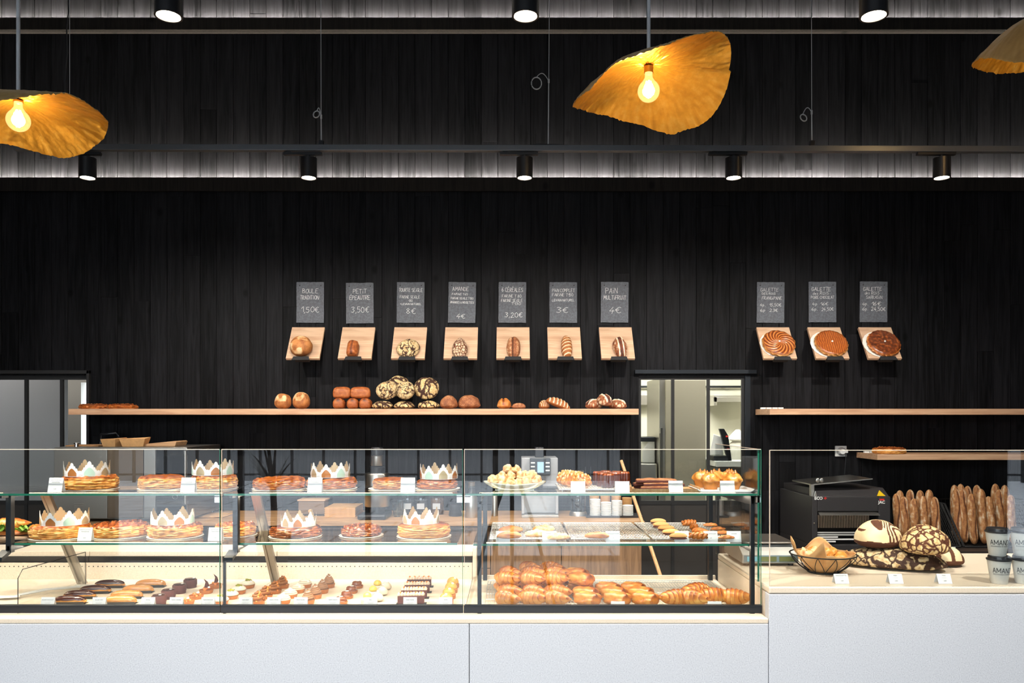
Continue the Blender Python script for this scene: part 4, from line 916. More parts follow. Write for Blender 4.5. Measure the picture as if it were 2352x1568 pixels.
def stick_biscuit():
    o=E('sponge_finger'); blob(.082,.030,.022,26,14,e=.8,bump=.0006).obj('upper_biscuit',mat('pale_biscuit',rgb(226,176,112),.7) if 'pb' not in M else M['pb'],o,loc=(0,0,.007),smooth=70)
    blob(.080,.029,.012,24,10,e=.8,bump=.0004).obj('chocolate_filling',M['chocspray'],o,smooth=70); return o
def lump(name,L,Wd,H,mk,seed=0,bump=.006,bs=60,e=.9):
    return lambda: single(name,blob(L,Wd,H,38,22,e=e,bump=bump,bs=bs,seed=seed),M[mk])
def twist_cookie():
    b=MB(); 
    for s in (0,1):
        pts=[(( t-.5)*.08,.012*math.sin(2*PI*2*t+s*PI),.014+.007*math.cos(2*PI*2*t+s*PI)) for t in [k/26 for k in range(27)]]
        b.tube(pts,[.0105*(.6+.4*math.sin(PI*k/26)) for k in range(27)],10)
    return single('twisted_pastry',b,M['croissant'])
M['golden2']=food('striped_loaf_crust',[(0,(84,40,16)),(.42,(158,92,42)),(.62,(196,134,78)),(.8,(236,216,184)),(1,(244,228,204))],50,.25,.65,.6)
# ---- breads
def boule(seed=0):
    def tn(x,y,z,dx,dy,dz,t):
        cut=x*dz; fl=NZ(x*18+seed,y*18,z*18); return t+.05+(.35 if (fl>.12 and dz>.2) else 0)-(.35 if abs(y-.02-.2*x)<.003 and dz>.3 else 0)
    return lambda: single('round_loaf',blob(.155,.15,.118,60,36,ez=.88,flat=.62,bump=.004,bs=22,tone=tn,seed=seed),M['rustic'])
def tin_loaf():
    def tn(x,y,z,dx,dy,dz,t): return t-.05-(.4 if abs(y+.003*math.sin(x*80))<.0035 and dz>.5 else 0)
    def sh(x,y,z,dx,dy,dz): return x,y,z+(.006*math.cos(y*70) if dz>.5 else 0),0
    return single('tin_loaf',blob(.125,.078,.078,44,28,e=.42,ez=.6,bump=.002,bs=60,tone=tn,shape=sh,flat=.8),M['redbrown'])
def rye(key='tourte',L=.165,H=.075,seed=0):
    return lambda: single('cracked_rye_loaf',blob(L,L*.96,H,48,28,bump=.005,bs=20,seed=seed),M[key])
def drop_loaf():
    def sh(x,y,z,dx,dy,dz): 
        k=1-.42*(x/.075)*.5-.25*max(0,x/.075)**2; return x,y*k,z*(1-.15*max(0,x/.075)),0
    return single('teardrop_loaf',blob(.15,.108,.065,44,26,bump=.003,bs=40,shape=sh),M['amande'])
def amande_loaf(): return single('almond_loaf',blob(.16,.12,.095,44,26,bump=.004,bs=30),M['seed'])
def split_loaf(mk='seed',L=.155,Wd=.10,H=.065,nm='seeded_oval_loaf'):
    def sh(x,y,z,dx,dy,dz): 
        g=math.exp(-((y-.006)/.006)**2) if dz>.2 else 0; return x,y,z-.010*g,-.45*g+.15*(y>.01)
    return lambda: single(nm,blob(L,Wd,H,48,30,e=.9,bump=.003,bs=50,shape=sh),M[mk])
def stripe_loaf():
    def tn(x,y,z,dx,dy,dz,t):
        s=math.sin(x*260+y*60); return (.80 if s>.62 else .42+.06*s) if dz>.05 else .35
    def sh(x,y,z,dx,dy,dz): return x,y,z+.0025*math.sin(x*260+y*60)*(dz>.2),0
    return single('striped_loaf',blob(.165,.088,.066,160,40,e=.85,bump=.001,bs=40,tone=tn,shape=sh),M['golden2'])
def multi_loaf(seed=1):
    def sh(x,y,z,dx,dy,dz):
        g=math.exp(-((abs(y)-.016)/.006)**2)*(dz>.2); c=(abs(y)<.013)*(dz>.2); return x,y*(1+.06*math.sin(x*60)),z+.007*g,.45*g-.28*c+(.2 if abs(y)>.03 and NZ(x*50,y*50,seed)>.05 else 0)
    return lambda: single('split_fruit_loaf',blob(.15,.10,.062,60,34,e=.95,bump=.005,bs=45,shape=sh,seed=seed),M['multi'])
def baguette(seed=0,L=.50):
    def bld():
        b=MB(); r0=.0272; ph=random.Random(seed).random()*6
        def f(u,v):
            a=2*PI*u; t=v; env=(max(0,1-abs(2*t-1)**7))**.55; x=.003*math.sin(t*5+seed)
            d=((a+PI/2+.35*math.sin(t*8+ph)+PI)%(2*PI))-PI; g=math.exp(-((d-.5)/.16)**2)*(t>.05)*(t<.95); op=(-.7<d<.42); fl=NZ(math.cos(a)*2+seed,math.sin(a)*2,t*10)
            r=r0*max(.05,env)*(1+.05*NZ(t*9,math.cos(a),seed)+(.03 if op else 0)); tt=(.50+.2*fl if op else .70+.35*fl)-.7*g
            rr_=r*(1-.16*g)
            return ((x+rr_*math.cos(a),rr_*math.sin(a),t*L),max(.02,min(1,tt)))
        b.surf(f,44,90); return b.obj('baguette',M['bag'],smooth=75)
    return bld
def big_loaf(key,L,Wd,H,e=.9,seed=0): return lambda: single('large_loaf',blob(L,Wd,H,64,36,e=e,bump=.006,bs=18,seed=seed),M[key])
def slashed_loaf():
    b=MB()
    def tn(x,y,z,dx,dy,dz,t):
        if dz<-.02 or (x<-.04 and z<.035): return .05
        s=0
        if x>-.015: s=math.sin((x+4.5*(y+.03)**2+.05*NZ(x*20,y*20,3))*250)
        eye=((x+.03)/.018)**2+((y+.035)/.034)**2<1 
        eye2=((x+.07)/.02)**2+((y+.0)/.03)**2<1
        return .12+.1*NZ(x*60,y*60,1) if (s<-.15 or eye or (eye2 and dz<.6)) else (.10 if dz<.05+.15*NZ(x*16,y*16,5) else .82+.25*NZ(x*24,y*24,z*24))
    b=blob(.205,.19,.125,230,120,bump=.004,bs=18,tone=tn); return single('large_loaf',b,M['flourslash'])
M['flourslash']=food('floured_slashed_crust',[(0,(64,32,18)),(.45,(128,72,34)),(.55,(206,176,128)),(1,(240,220,178))],40,.18,.8,.4)
M['lattice']=crackmat('floured_lattice_crust',(232,204,150),(92,46,20),34,.16,.05,False,.04)
M['longcrust']=crackmat('floured_long_crust',(214,192,150),(62,36,20),24,.2,.10,True,.14)
def card(w=.054,h=.056,lines=(),lean=.25):
    def bld():
        o=E('price_card'); b=MB(); dy=h*math.sin(lean); dz=h*math.cos(lean)
        b.v=[]; 
        for (x,y,z) in ((-w/2,0,0),(w/2,0,0),(w/2,dy,dz),(-w/2,dy,dz)): b.vert((x,y,z)); b.vert((x,y+.0008,z-.0))
        b.face((0,2,4,6)); b.face((1,7,5,3)); b.face((0,1,3,2)); b.face((4,5,7,6)); b.face((2,3,5,4)); b.face((6,7,1,0))
        k=len(b.v)
        for (x,y,z) in ((-w/2,dy+.0008,dz),(w/2,dy+.0008,dz),(w/2,dy+.0008+dy*.9,0),(-w/2,dy+.0008+dy*.9,0)): b.vert((x,y,z)); b.vert((x,y+.0008,z))
        b.face((k,k+2,k+4,k+6)); b.face((k+1,k+7,k+5,k+3)); b.face((k+2,k+3,k+5,k+4)); b.face((k+6,k+7,k+1,k))
        b.obj('folded_card',M['white'],o)
        for (txt,fz,size) in lines:
            t=text_mesh(txt,size); 
            if t: 
                to=bpy.data.objects.new('printed_text',t); COL.objects.link(to); to.parent=o; to.location=(0,dy*fz-.0006,dz*fz); to.rotation_euler=(PI/2-lean,0,0)
        return o
    return bld
TXT={}
def text_mesh(txt,size,bold=0,width=None,m='ink',spacing=1):
    cu=bpy.data.curves.new('t','FONT'); cu.body=txt; cu.size=size; cu.align_x='CENTER'; cu.resolution_u=2; cu.offset=bold; cu.space_character=spacing
    ob=bpy.data.objects.new('t',cu); COL.objects.link(ob); bpy.context.view_layer.update(); dg=bpy.context.evaluated_depsgraph_get()
    me=bpy.data.meshes.new_from_object(ob.evaluated_get(dg)); bpy.data.objects.remove(ob); bpy.data.curves.remove(cu)
    if not me.vertices: return None
    if width:
        w=max(v.co.x for v in me.vertices)-min(v.co.x for v in me.vertices); k=width/w
        for v in me.vertices: v.co.x*=k
    me.materials.clear(); me.materials.append(M[m]); return me
def rack(w,d,step,cross=.05,h=.012,name='cooling_rack'):
    def bld():
        b=MB(); fr=MB()
        fr.tube([(-w/2,-d/2,h),(w/2,-d/2,h),(w/2,d/2,h),(-w/2,d/2,h)],.0022,6,closed=True)
        for sx in (-1,1):
            for sy in (-1,1): fr.tube([(sx*(w/2-.012),sy*(d/2),h),(sx*(w/2-.012),sy*(d/2-.002),0.0015)],.0018,6)
        n=int(w/step)
        for k in range(1,n): b.tube([(-w/2+k*w/n,-d/2,h),(-w/2+k*w/n,d/2,h)],.0015,4)
        k=1
        while k*cross<d: b.tube([(-w/2,-d/2+k*cross,h-.0016),(w/2,-d/2+k*cross,h-.0016)],.0018,4); k+=1
        o=E(name); fr.obj('rack_frame',M['rackw'],o,smooth=60); b.obj('rack_wires',M['rackw'],o); return o
    return bld
M['croissantd']=food('dark_croissant_crust',[(0,(84,36,12)),(.35,(140,70,24)),(.65,(196,120,46)),(1,(240,190,104))],40,.35,.38,.3,coat=.2)
M['pb']=mat('pale_biscuit',rgb(214,158,98),.7)

M['rackw']=mat('bright_wire',(.72,.71,.68,1),.3,.55)
# ================================================================ LAYOUT: BREADS ON BOARDS
def onboard(i,build,key,up,dx,thick,yaw,label,cat='bread',s=1,lift=.0008):
    bot=ANCH[i]; p=bot+UP*up+NO*lift+Vector((dx,0,0))
    Mx=Euler((TILT,0,0)).to_matrix()@Euler((0,0,yaw)).to_matrix()
    return put(key,build,p,0,label,cat,None,s,rot=Mx.to_euler())
H_=PI/2; BASE=-.0118
onboard(0,boule(1),'boule',BASE+.078,-.008,.1,0,'round golden loaf on the board under Boule Tradition')
onboard(1,tin_loaf,'tin',BASE+.0635,-.012,.07,H_,'small brown tin loaf on the board under Petit Épeautre')
onboard(2,rye('tourte',.165,.07,1),'rye1',BASE+.083,.0,.07,.4,'round cracked rye loaf on the board under Tourte Seigle')
onboard(3,drop_loaf,'drop',BASE+.012+.076,-.004,.06,H_,'teardrop shaped cracked loaf on the board under Amande',s=(1.22,.98,1.1))
onboard(4,split_loaf(),'split',BASE+.012+.079,.002,.06,H_,'seeded oval loaf with a long slit under 6 Céréales',s=(1.2,.98,1.1))
onboard(5,stripe_loaf,'stripe',BASE+.012+.084,.012,.06,H_,'oval loaf with pale slanted stripes on the board under Pain Complet',s=(1.18,.9,1.05))
onboard(6,multi_loaf(),'multi',BASE+.012+.077,.016,.06,H_+.1,'dark split fruit loaf on the board under Pain Multifruit',s=(1.22,.95,1.1))
for i,(st_,lab,dy) in enumerate((('spiral','galette with swirl scoring on the board under Frangipane',.0),('lines','galette with fine line scoring on the board under Poire Chocolat',.008),('nutsd','galette with nut pattern on the board under Sarrasin',.014))):
    R=.113; p0=(.022 if i else .012)
    onboard(7+i,plate(.118),'plt%d'%i,BASE+.135,-.004+dy*.4-(.012 if i else 0),.01,0,'round white lace paper board behind the galette %s'%('under Frangipane','under Poire Chocolat','under Sarrasin')[i],'cake board')
    onboard(7+i,galette(st_,R,.032,'golden' if i<2 else 'glazetop','glazetop' if i<2 else 'darkglaze',seed=i*3+5),'galw%d'%i,BASE+.130,.004+.0+dy*.5,.03,0,lab,'galette',lift=.0058)

# ================================================================ BREADS ON THE LONG SHELF
zs=ZS1+.0005
def shp(px,D): return (X(px,D),D,zs)
g='round loaves at the left of the long shelf'
put('boule',None,shp(650,5.53),.4,'pale topped round loaf on the long shelf, left of two','bread',s=(.74,.76,.92))
put('boule2',boule(4),shp(692,5.56),2.6,'round golden loaf turned on its side on the long shelf, right of two','bread',s=(.78,.8,1.02))
for k,px in enumerate((780,812,840)): put('tin',None,shp(px,5.50),H_,'small tin loaf in the bottom row of its pile, %s of three'%('left','middle','right')[k],'bread',s=(.95,1.02,.92))
for k,px in enumerate((786,828)): put('tin',None,(X(px,5.50),5.50,zs+.0715),.08*k,'brown tin loaf on top of the three small ones, %s of two'%('left','right')[k],'bread',s=(1.12 if k else 1.0,.98,1.0))
ryes=[(879,5.50,0,0,'left',.9),(929,5.50,0,1,'middle',.92),(984,5.50,0,2,'right',.94)]
for px,D,z,k,w,s in ryes: put('ryeb%d'%(k%2),rye('tourteb' if k<2 else 'tourte',.165,.062,k+3),shp(px,D),k*1.3,'flat cracked rye loaf in the bottom row on the long shelf, %s of three'%w,'bread',s=s)
def lean(px,D,zc,key,bld,tilt,yaw,label,s): 
    put(key,bld,(X(px,D),D,zc),0,label,'bread',None,s,rot=(Euler((tilt,0,0)).to_matrix()@Euler((0,0,yaw)).to_matrix()).to_euler())
lean(890,5.52,zs+.053+.068,'rye1',None,1.05,.3,'cracked rye loaf leaning in the pile, left of the front pair',.93)
lean(932,5.46,zs+.053+.068,'rye2',rye('tourte',.165,.07,8),1.15,1.9,'pale cracked rye loaf leaning at the centre of the pile',.84)
lean(914,5.63,zs+.160,'ryeb0',None,1.2,.9,'cracked rye loaf at the back, topmost of the pile',.98)
lean(980,5.545,zs+.056+.080,'ryeb1',None,1.05,2.9,'large dark cracked rye loaf leaning at the right of the pile',1.12)
put('almondl',amande_loaf,shp(1031,5.50),1.1,'floury brown almond loaf, left of the pair beside the rye pile','bread',s=(.9,.95,1))
put('almondl',None,shp(1077,5.54),-.15,'floury brown almond loaf, right of the pair beside the rye pile','bread',s=1.03)
put('seedr',split_loaf('golden',.12,.105,.082,'seeded_oval_loaf'),shp(1158,5.5),H_,'golden crusted loaf on the long shelf under 6 Céréales','bread',s=.94)
put('split',None,shp(1191,5.51),.1,'dark seeded loaf lying beside the golden crusted loaf','bread',s=(.66,.8,.66))
put('stripe',None,shp(1250,5.53),.3,'small striped loaf lying left of the larger striped loaf','bread',s=(.48,.7,.92))
put('stripe',None,(X(1279,5.50),5.50,zs+.012),0,'striped loaf leaning on the smaller one on the long shelf','bread',None,(1.08,.9,.95),rot=(0,.36,0))
for k,(px,D,yaw,w,dz,ry) in enumerate(((1364,5.52,.5,'left',0,0),(1419,5.53,-.4,'right',0,0),(1388,5.47,-1.2,'middle, propped on the others,',.026,.2))):
    put('multi',None,(X(px,D),D,zs+dz),0,'dark floured fruit loaf, %s of three at the shelf end'%w,'bread',None,(.84,.9,1.05) if k<2 else (1.0,1.0,1.15),rot=(0,ry*1.2,yaw))
for k,(px,w) in enumerate(((217,'left'),(282,'right'))):
    put('galdark%d'%k,galette('nuts',.098,.026,'glazetop','darkglaze',seed=20+k),shp(px,5.52),0,'dark flat galette at the far left end of the long shelf, %s of two'%w,'galette')
put('galshelf',galette('nuts',.108,.036,'layers','darkglaze',seed=31),(X(2042,5.5),5.5,ZL1+.0005),0,'nut topped galette on the short low oak shelf','galette')

# ================================================================ TOP GLASS SHELF, LEFT
zu=ZU+.0006; zm=ZM+.0006
def gal(px,D,z,R,h,style,crust,top,seed,label,crn=None,pl=True,pR=None):
    if pl: put('plate',plate(.125),(X(px,D),D,z),0,'cake board under the '+label,'cake board',None,((pR or R*1.045)/.125,)*2+(1,))
    put('g%d'%seed,galette(style,R,h,crust,top,seed),(X(px,D),D,z+.0052),seed*.7,label,'galette')
    if crn:
        cr,rot,w=crn; put('crown',crown(),(X(px+(w or 0),D),D,z+h+.0052+.0065),rot,'paper crown on the '+label,'paper crown',None,(cr/.082,)*2+(.064/.062,))
gal(205,3.34,zu,.112,.047,'nuts','layers','glazetop',41,'thick flaky galette at the left end of the top shelf',(.088,.2,-5))
gal(372,3.35,zu,.093,.048,'plain','layers','glazetop',42,'crownless flaky galette on the top shelf of the éclair case')
gal(492,3.36,zu,.094,.050,'nuts','layers','glazetop',43,'uneven galette behind the first to second case glass joint',(.084,.9,-3))
gal(642,3.34,zu,.108,.040,'twist','glazetop','glazetop',44,'knobbly brown galette without crown on the top shelf, middle case')
gal(762,3.36,zu,.103,.040,'twist','glazetop','glazetop',45,'dark glazed galette on the top shelf, middle case',(.082,.4,-3))
gal(899,3.34,zu,.078,.038,'plain','golden','glazetop',46,'small golden galette on the top shelf, middle case',pR=.097)
gal(1004,3.35,zu,.086,.034,'plain','glazetop','glazetop',47,'small brown galette beside the centre glass joint',(.080,1.5,4),pR=.098)
gal(139,3.38,zm,.118,.046,'nuts','layers','glazetop',48,'broad flaky galette left on the middle shelf',(.094,.3,10))
gal(276,3.41,zm,.1145,.046,'nuts','layers','darkglaze',49,'almond topped galette without crown on the middle shelf')
gal(403,3.40,zm,.110,.046,'nuts','layers','darkglaze',50,'flaky galette right on the middle shelf of the éclair case',(.088,1.1,-6))
gal(541,3.43,zm,.084,.044,'nuts','layers','glazetop',51,'small flaky galette behind the front post',pR=.092)
gal(679,3.40,zm,.108,.036,'twist','darkglaze','darkglaze',52,'dark brown galette left on the middle shelf, middle case',(.074,.6,7))
gal(830,3.42,zm,.085,.034,'nuts','darkglaze','darkglaze',53,'small dark galette at the centre of the middle shelf',pR=.096)
gal(974,3.40,zm,.113,.048,'plain','layers','glazetop',54,'tall pale sided galette right on the middle shelf',(.078,.2,-7))
# filled croissant at the left edge
o=E('filled_croissant',(X(26,3.36),3.36,zm+.0125)); MBo=blob(.17,.085,.026,30,16,bump=.003); MBo.obj('lower_half',M['golden'],o,smooth=70)
b=MB(); r=random.Random(8)
for k in range(16):
    L_=MB().surf(lambda u,v:((( u-.5)*.045,(v-.5)*.035,.006*math.sin(u*9)+.005*math.cos(v*8)),.5),8,6,0,cu=False); b.add(L_,Matrix.Translation((r.uniform(-.075,.085),r.uniform(-.05,.02),.026+r.uniform(-.004,.012)))@Euler((r.uniform(-.6,.6),r.uniform(-.6,.6),r.random()*6)).to_matrix().to_4x4())
b.obj('lettuce',M['leaf'],o,smooth=70)
cr=MB(); tmp=croissant(.16,.036,3)(); 
tmp.parent=o; tmp.name='upper_half'; tmp.location=(-.01,.008,.026); tmp.scale=(1,1,.8)
tag(o,'croissant filled with green salad at the left edge','sandwich')
put('wbd',lambda:MB().box(-.13,.11,-.055,.10,0,.011).obj('wooden_board',M['oakbd'],bevel=.002),(X(22,3.36),3.36,zm),0,'small wooden board under the salad filled croissant','board')

# ================================================================ DECK PASTRIES
zd=ZD+.0006
def dk(px,py): return on(px,py,zd)
ordn=['front','second','third','back']
for i,(px,py) in enumerate(((160,1386),(183,1373),(219,1361),(252,1348))):
    put('ecl1',eclair('choc'),dk(px,py),.06,'dark chocolate glazed éclair, %s of its row of four'%ordn[i],'éclair','dark chocolate éclairs',s=1.02)
for i,(px,py) in enumerate(((276,1386),(291,1373),(317,1360),(346,1347))):
    put('ecl2',eclair('caramelglaze'),dk(px,py),.06,'light coffee glazed éclair, %s of its row of four'%ordn[i],'éclair','coffee éclairs',s=1.02)
rows=[('choc',choc_cake,'dark round chocolate cake with white disc','cake',[(365,1387),(387,1374),(412,1361),(437,1348)]),
('shard',None,'caramel nut tart','tart',[(430,1387),(451,1374),(474,1361),(496,1349)]),
('pist',pist_tart,'white cream tart with green pistachio','tart',[(508,1387),(531,1374),(549,1362),(570,1349)]),
('pral',praline_choux,'brown praline choux with nut chunks','choux',[(591,1386),(609,1373),(630,1361),(648,1349)]),
('mer',meringue_tart,'white meringue topped tart','tart',[(650,1385),(666,1372),(684,1360),(700,1348)]),
('mont',mont_blanc,'tall piped chestnut cream tart','tart',[(707,1386),(724,1373),(740,1361),(755,1348)]),
('dome',dome_tart,'shiny brown chocolate dome tart','tart',[(783,1386),(796,1373),(807,1361),(820,1349)]),
('lem',lemon_cake,'pale cake topped with a yellow lemon ball','cake',[(846,1384),(859,1368),(869,1354)]),
('wd',white_dome,'small white domed cake beside the lemon balls','cake',[(868,1380),(879,1366),(887,1353)]),
('blk',choc_block,'long chocolate slice with piped cream dots','cake',[(944,1386),(951,1373),(958,1360),(963,1347)]),
('gd',gold_dome,'golden glazed dome cake','cake',[(1025,1386),(1031,1373),(1036,1360),(1040,1348)])]
for key,bld,desc,cat,pts in rows:
    for i,(px,py) in enumerate(pts):
        bb,kk=bld,key; d2=desc
        if key=='shard':
            bb,kk=(shard_tart,'shard2') if i>=2 else (caramel_tart,'shard1'); d2='caramel nut tart'+(' with chocolate shard' if i>=2 else '')
        w=ordn[i] if i<3 or len(pts)==4 else 'back'
        if len(pts)==3: w=('front','middle','back')[i]
        put(kk,bb,dk(px,py),(.05 if key=='blk' else .3*i),'%s, %s of its row'%(d2,w),cat,desc+' row',s=1.0)
# cake tongs lying at left
o=E('cake_tongs',dk(112,1362)); 
for s_ in (-1,1):
    b=MB().surf(lambda u,v:(((v-.5)*.11,(u-.5)*.045*(1-.6*abs(2*v-1)**3)*1.0,.010+.006*math.cos((u-.5)*PI)*1),.5),10,14,0,cu=False); b.obj('scoop',M['china'],o,loc=(s_*.115,s_*.115,0),rot=(0,0,.15),smooth=70)
    pass
b=MB().tube([(-.09,-.09,.012),(-.02,0,.018),(.09,.09,.012)],.004,6).tube([(-.08,-.11,.012),(0,-.01,.018),(.10,.075,.012)],.004,6); b.obj('clear_arms',M['plastic'],o,smooth=70)
tag(o,'white serving tongs lying on the deck left of the éclairs','tongs')
# price cards
cnt=[0]
def cardat(px,py_base,z,lines,lab,w=.054,h=.056,D=None,lean=.25):
    D=D or F*(EYE-z)/(py_base-960); cnt[0]+=1
    put('card%d'%cnt[0],card(w,h,lines,lean),(X(px,D),D,z+.0003),0,lab,'price card')
DT=['ÉCLAIR CHOCOLAT','ÉCLAIR CAFÉ','ROYAL','TARTE CARAMEL','TARTE PISTACHE','PARIS BREST','TARTE CITRON','MONT BLANC','TARTE CHOCO','BALI','FORÊT NOIRE','TATIN']
DL=['dark chocolate éclairs','coffee éclairs','round chocolate cakes','caramel nut tarts','pistachio cream tarts','praline choux','meringue tarts','chestnut tarts','chocolate dome tarts','lemon ball cakes','long chocolate slices','golden dome cakes']
for px,t,l in zip((106,224,337,402,475,562,627,689,763,850,941,1023),DT,DL):
    cardat(px,0,zd,[(t,.80,.0052),('-----------------',.66,.0048),('--------------',.57,.0048)],'small white card at the front of the %s'%l,.055,.060,D=3.185)
GL=[('GALETTE DES ROIS',.80,.0052),('FRANGIPANE',.66,.0056),('24,00',.2,.0052)]
for px,l in ((125,'at the left end of the top shelf, beside the thick galette'),(430,'on the top shelf between two flaky galettes'),(722,'on the top shelf in front of the dark crowned galette'),(936,'on the top shelf beside the small golden galette')):
    cardat(px,0,zu,GL,'white price card '+l,.058,.060,D=3.20)
for px,l in ((193,'on the middle shelf between the two broad galettes'),(493,'on the middle shelf at the first glass joint')):
    cardat(px,0,zm,GL,'white price card '+l,.058,.056,D=3.27)

# ================================================================ WARM CASE, TOP SHELF
o=MB(); 
def dishf(u,v):
    a=2*PI*u; r=v; return ((.128*r*sgn(math.cos(a),.9),.075*r*math.sin(a),.006+.020*max(0,(v-.55)/.45)**1.6*(1+.5*abs(math.cos(a)))),.5)
b=MB().surf(dishf,48,12,0,poles=False); b2=MB().surf(lambda u,v:((lambda p:(p[0],p[1],p[2]-.004))(dishf(u,v)[0]),.5),48,12,0,poles=False); n=len(b.v); b.add(b2)
for i in range(48): j=(i+1)%48; b.face((12*48+i,12*48+j,n+12*48+j,n+12*48+i))
b.box(-.08,.08,-.03,.03,0,.003)
dish=b.obj('oval_dish',M['greenchina'],loc=(X(1182,3.33),3.33,zu),smooth=60); dish.scale=(1.03,1,1); tag(dish,'pale green oval dish heaped with chouquettes','dish')
r=random.Random(6); k=0
pos=[]
for (y,n,dx) in ((-.034,6,.036),(.006,6,.037),(.042,5,.036)):
    for i in range(n): pos.append((-dx*(n-1)/2+i*dx+r.uniform(-.003,.003),y,.012+.004*abs(i-(n-1)/2)))
for (y,xs) in ((-.016,(-.055,-.018,.026,.062)),(.022,(-.04,.0,.045,.075))):
    for x in xs: pos.append((x,y,.041))
pos+= [(-.030,.0,.070),(.008,.004,.068)]
for x,y,z in pos:
    put('chq%d'%(k%3),ball('chouquette',.044,.038,'almond',.006,75,seed=k%3),(X(1182,3.33)+x,3.33+y,zu+z),r.random()*6,'sugar crusted chouquette in the heap on the oval dish','pastry','chouquettes on the oval dish',s=r.uniform(.9,1.08)); k+=1
def rk(px,D,z,w,d,key,lab,step=.011,cross=.045,h=.012): put(key,rack(w,d,step,cross,h),(X(px,D),D,z),0,lab,'wire rack')
rk(1351,3.33,zu,.262,.28,'rk1','chrome wire rack under the praline pieces and canelés')
zr=zu+.0135
for i,(dx,dy,s) in enumerate(((-.095,.10,1.0),(-.085,.04,1.05),(-.072,-.02,1.1),(-.050,-.075,1.1),(-.030,.02,.95),(-.015,-.035,.9))):
    put('pralp',praline,(X(1351,3.33)+dx,3.33+dy,zr),i*.8,'glossy nut crusted praline piece, %s from the back left'%('first','second','third','fourth','fifth','sixth')[i],'pastry','praline pieces on the rack',s=(s*1.05,s*1.05,s*1.45))
for i,(px,D) in enumerate(((1375,3.40),(1385,3.34),(1397,3.27),(1391,3.45),(1417,3.42),(1433,3.38),(1412,3.35))):
    put('canele',canele,(X(px,D),D,zr if px<1459 else zu),i,'dark fluted canelé, %s of seven on the rack'%('back left','middle left','front','rear second','rear third','right end','inner right')[i],'pastry','canelés on the rack',s=(1.02,1.02,1.28))
M['pinkcara']=food('almond_caramel_topping',[(0,(96,50,30)),(.4,(160,98,62)),(.7,(206,150,108)),(1,(238,204,170))],110,.8,.4,1,coat=.3)
# long bars in a shallow wooden tray
put('tray',lambda:MB().box(-.14,.14,-.09,.09,0,.005).box(-.14,.14,-.09,-.086,.005,.012).box(.136,.14,-.086,.09,.005,.018).box(-.14,-.136,-.086,.09,.005,.018).obj('wooden_tray',M['stick'],bevel=.001),(X(1521,3.31),3.31,zu),0,'thin wooden tray under the stacked almond bars','tray')
k=0
for lay,(n,z) in enumerate(((4,.0055),(3,.0195),(2,.0335))):
    for i in range(n):
        put('bar%d'%(k%2),lambda:(lambda o:(MB().box(-.085,.085,-.018,.018,0,.008).obj('chocolate_base',M['chocspray'],o,bevel=.001),blob(.17,.036,.0065,50,10,e=.3,bump=.003,bs=120,seed=k).obj('almond_topping',M['pinkcara'],o,loc=(0,0,.0075),smooth=70),o)[2])(E('almond_bar')),
            (X(1512-lay*4,3.31)+(-.012+.02*((i+lay)%2))+.016*(i==0),3.265+i*.037+lay*.014,zu+z),.05*(i-1),'long almond and chocolate bar in the stack, %s layer, %s from the front'%(('bottom','second','third','top')[lay],('first','second','third','fourth')[i]),'pastry','almond bars'); k+=1
put('wtray',lambda:MB().prism([(-.11,.004),(-.10,0),(.10,0),(.11,.004),(.118,.012),(.112,.012),(.102,.005),(-.102,.005),(-.112,.012),(-.118,.012)],'y',-.085,.085).obj('white_tray',M['white'],bevel=.001),(X(1655,3.29),3.29,zu),0,'flat white tray under the pointed brioches','tray')
for i,(px,D,z) in enumerate(((1612,3.37,0),(1632,3.28,0),(1645,3.39,0),(1683,3.28,0),(1674,3.38,0))):
    put('brioche',brioche,(X(px,D),D,zu+.0056),i*.9,'golden brioche with pointed tips, %s on the white tray'%('back left','front left','back middle','front right','back right')[i],'brioche','brioches on the white tray',s=.92)
for px,l in ((1328,'in front of the praline pieces'),(1430,'in front of the canelés'),(1553,'in front of the almond bars'),(1672,'in front of the brioches')):
    cardat(px,0,zu,[('-----------',.72,.006),('------',.5,.006)],'white price card on the top shelf '+l,.058,.047,D=3.20 if px!=1328 and px!=1430 else 3.175)

# ---- middle shelf of the warm case
rk(1212,3.50,zm,.325,.50,'rk2','chrome wire rack on the middle shelf under the turnovers, left of three',.012,.04)
rk(1386,3.50,zm,.325,.50,'rk3','chrome wire rack on the middle shelf under the single turnover, middle of three',.012,.04)
rk(1563,3.50,zm,.335,.50,'rk4','chrome wire rack on the middle shelf under biscuits, right of three',.012,.04)
zr=zm+.0140
def mk_(px,py): return on(px,py,zr)
for i,(px,py) in enumerate(((1173,1222),(1169,1236))): put('turn%d'%i,lump('apple_turnover',.105,.062,.030,'golden',i+2,.004,40),mk_(px,py),.1,'oval browned turnover on the left wire rack, %s one'%('back','front')[i],'pastry',s=1.0)
for i,(px,py) in enumerate(((1249,1219),(1232,1230),(1283,1238))): put('dan%d'%i,lump('almond_danish',.11,.065,.028,'almond',i+5,.007,60),mk_(px,py),.2*i,'flaky almond topped pastry on the left wire rack, %s'%('back','front left','front right')[i],'pastry',s=.9)
put('turn0',None,mk_(1371,1236),-.1,'pale turnover alone on the middle wire rack','pastry',s=.95)
for i,(px,py) in enumerate(((1512,1201),(1518,1209),(1530,1217),(1541,1226),(1558,1236))): put('sf',stick_biscuit,mk_(px,py+2),-.03,'long chocolate filled sponge finger, %s from the back'%('first','second','third','fourth','fifth')[i],'biscuit','sponge fingers',s=.92)
for i,(px,py) in enumerate(((1582,1205),(1594,1215),(1607,1225),(1603,1236),(1618,1232))): put('tw',twist_cookie,mk_(px,py+1),.5+.8*i,'knotted golden pastry on the right rack, %s'%('backmost','second from the back','third from the back','front left','front right')[i],'pastry','knotted pastries',s=.9)
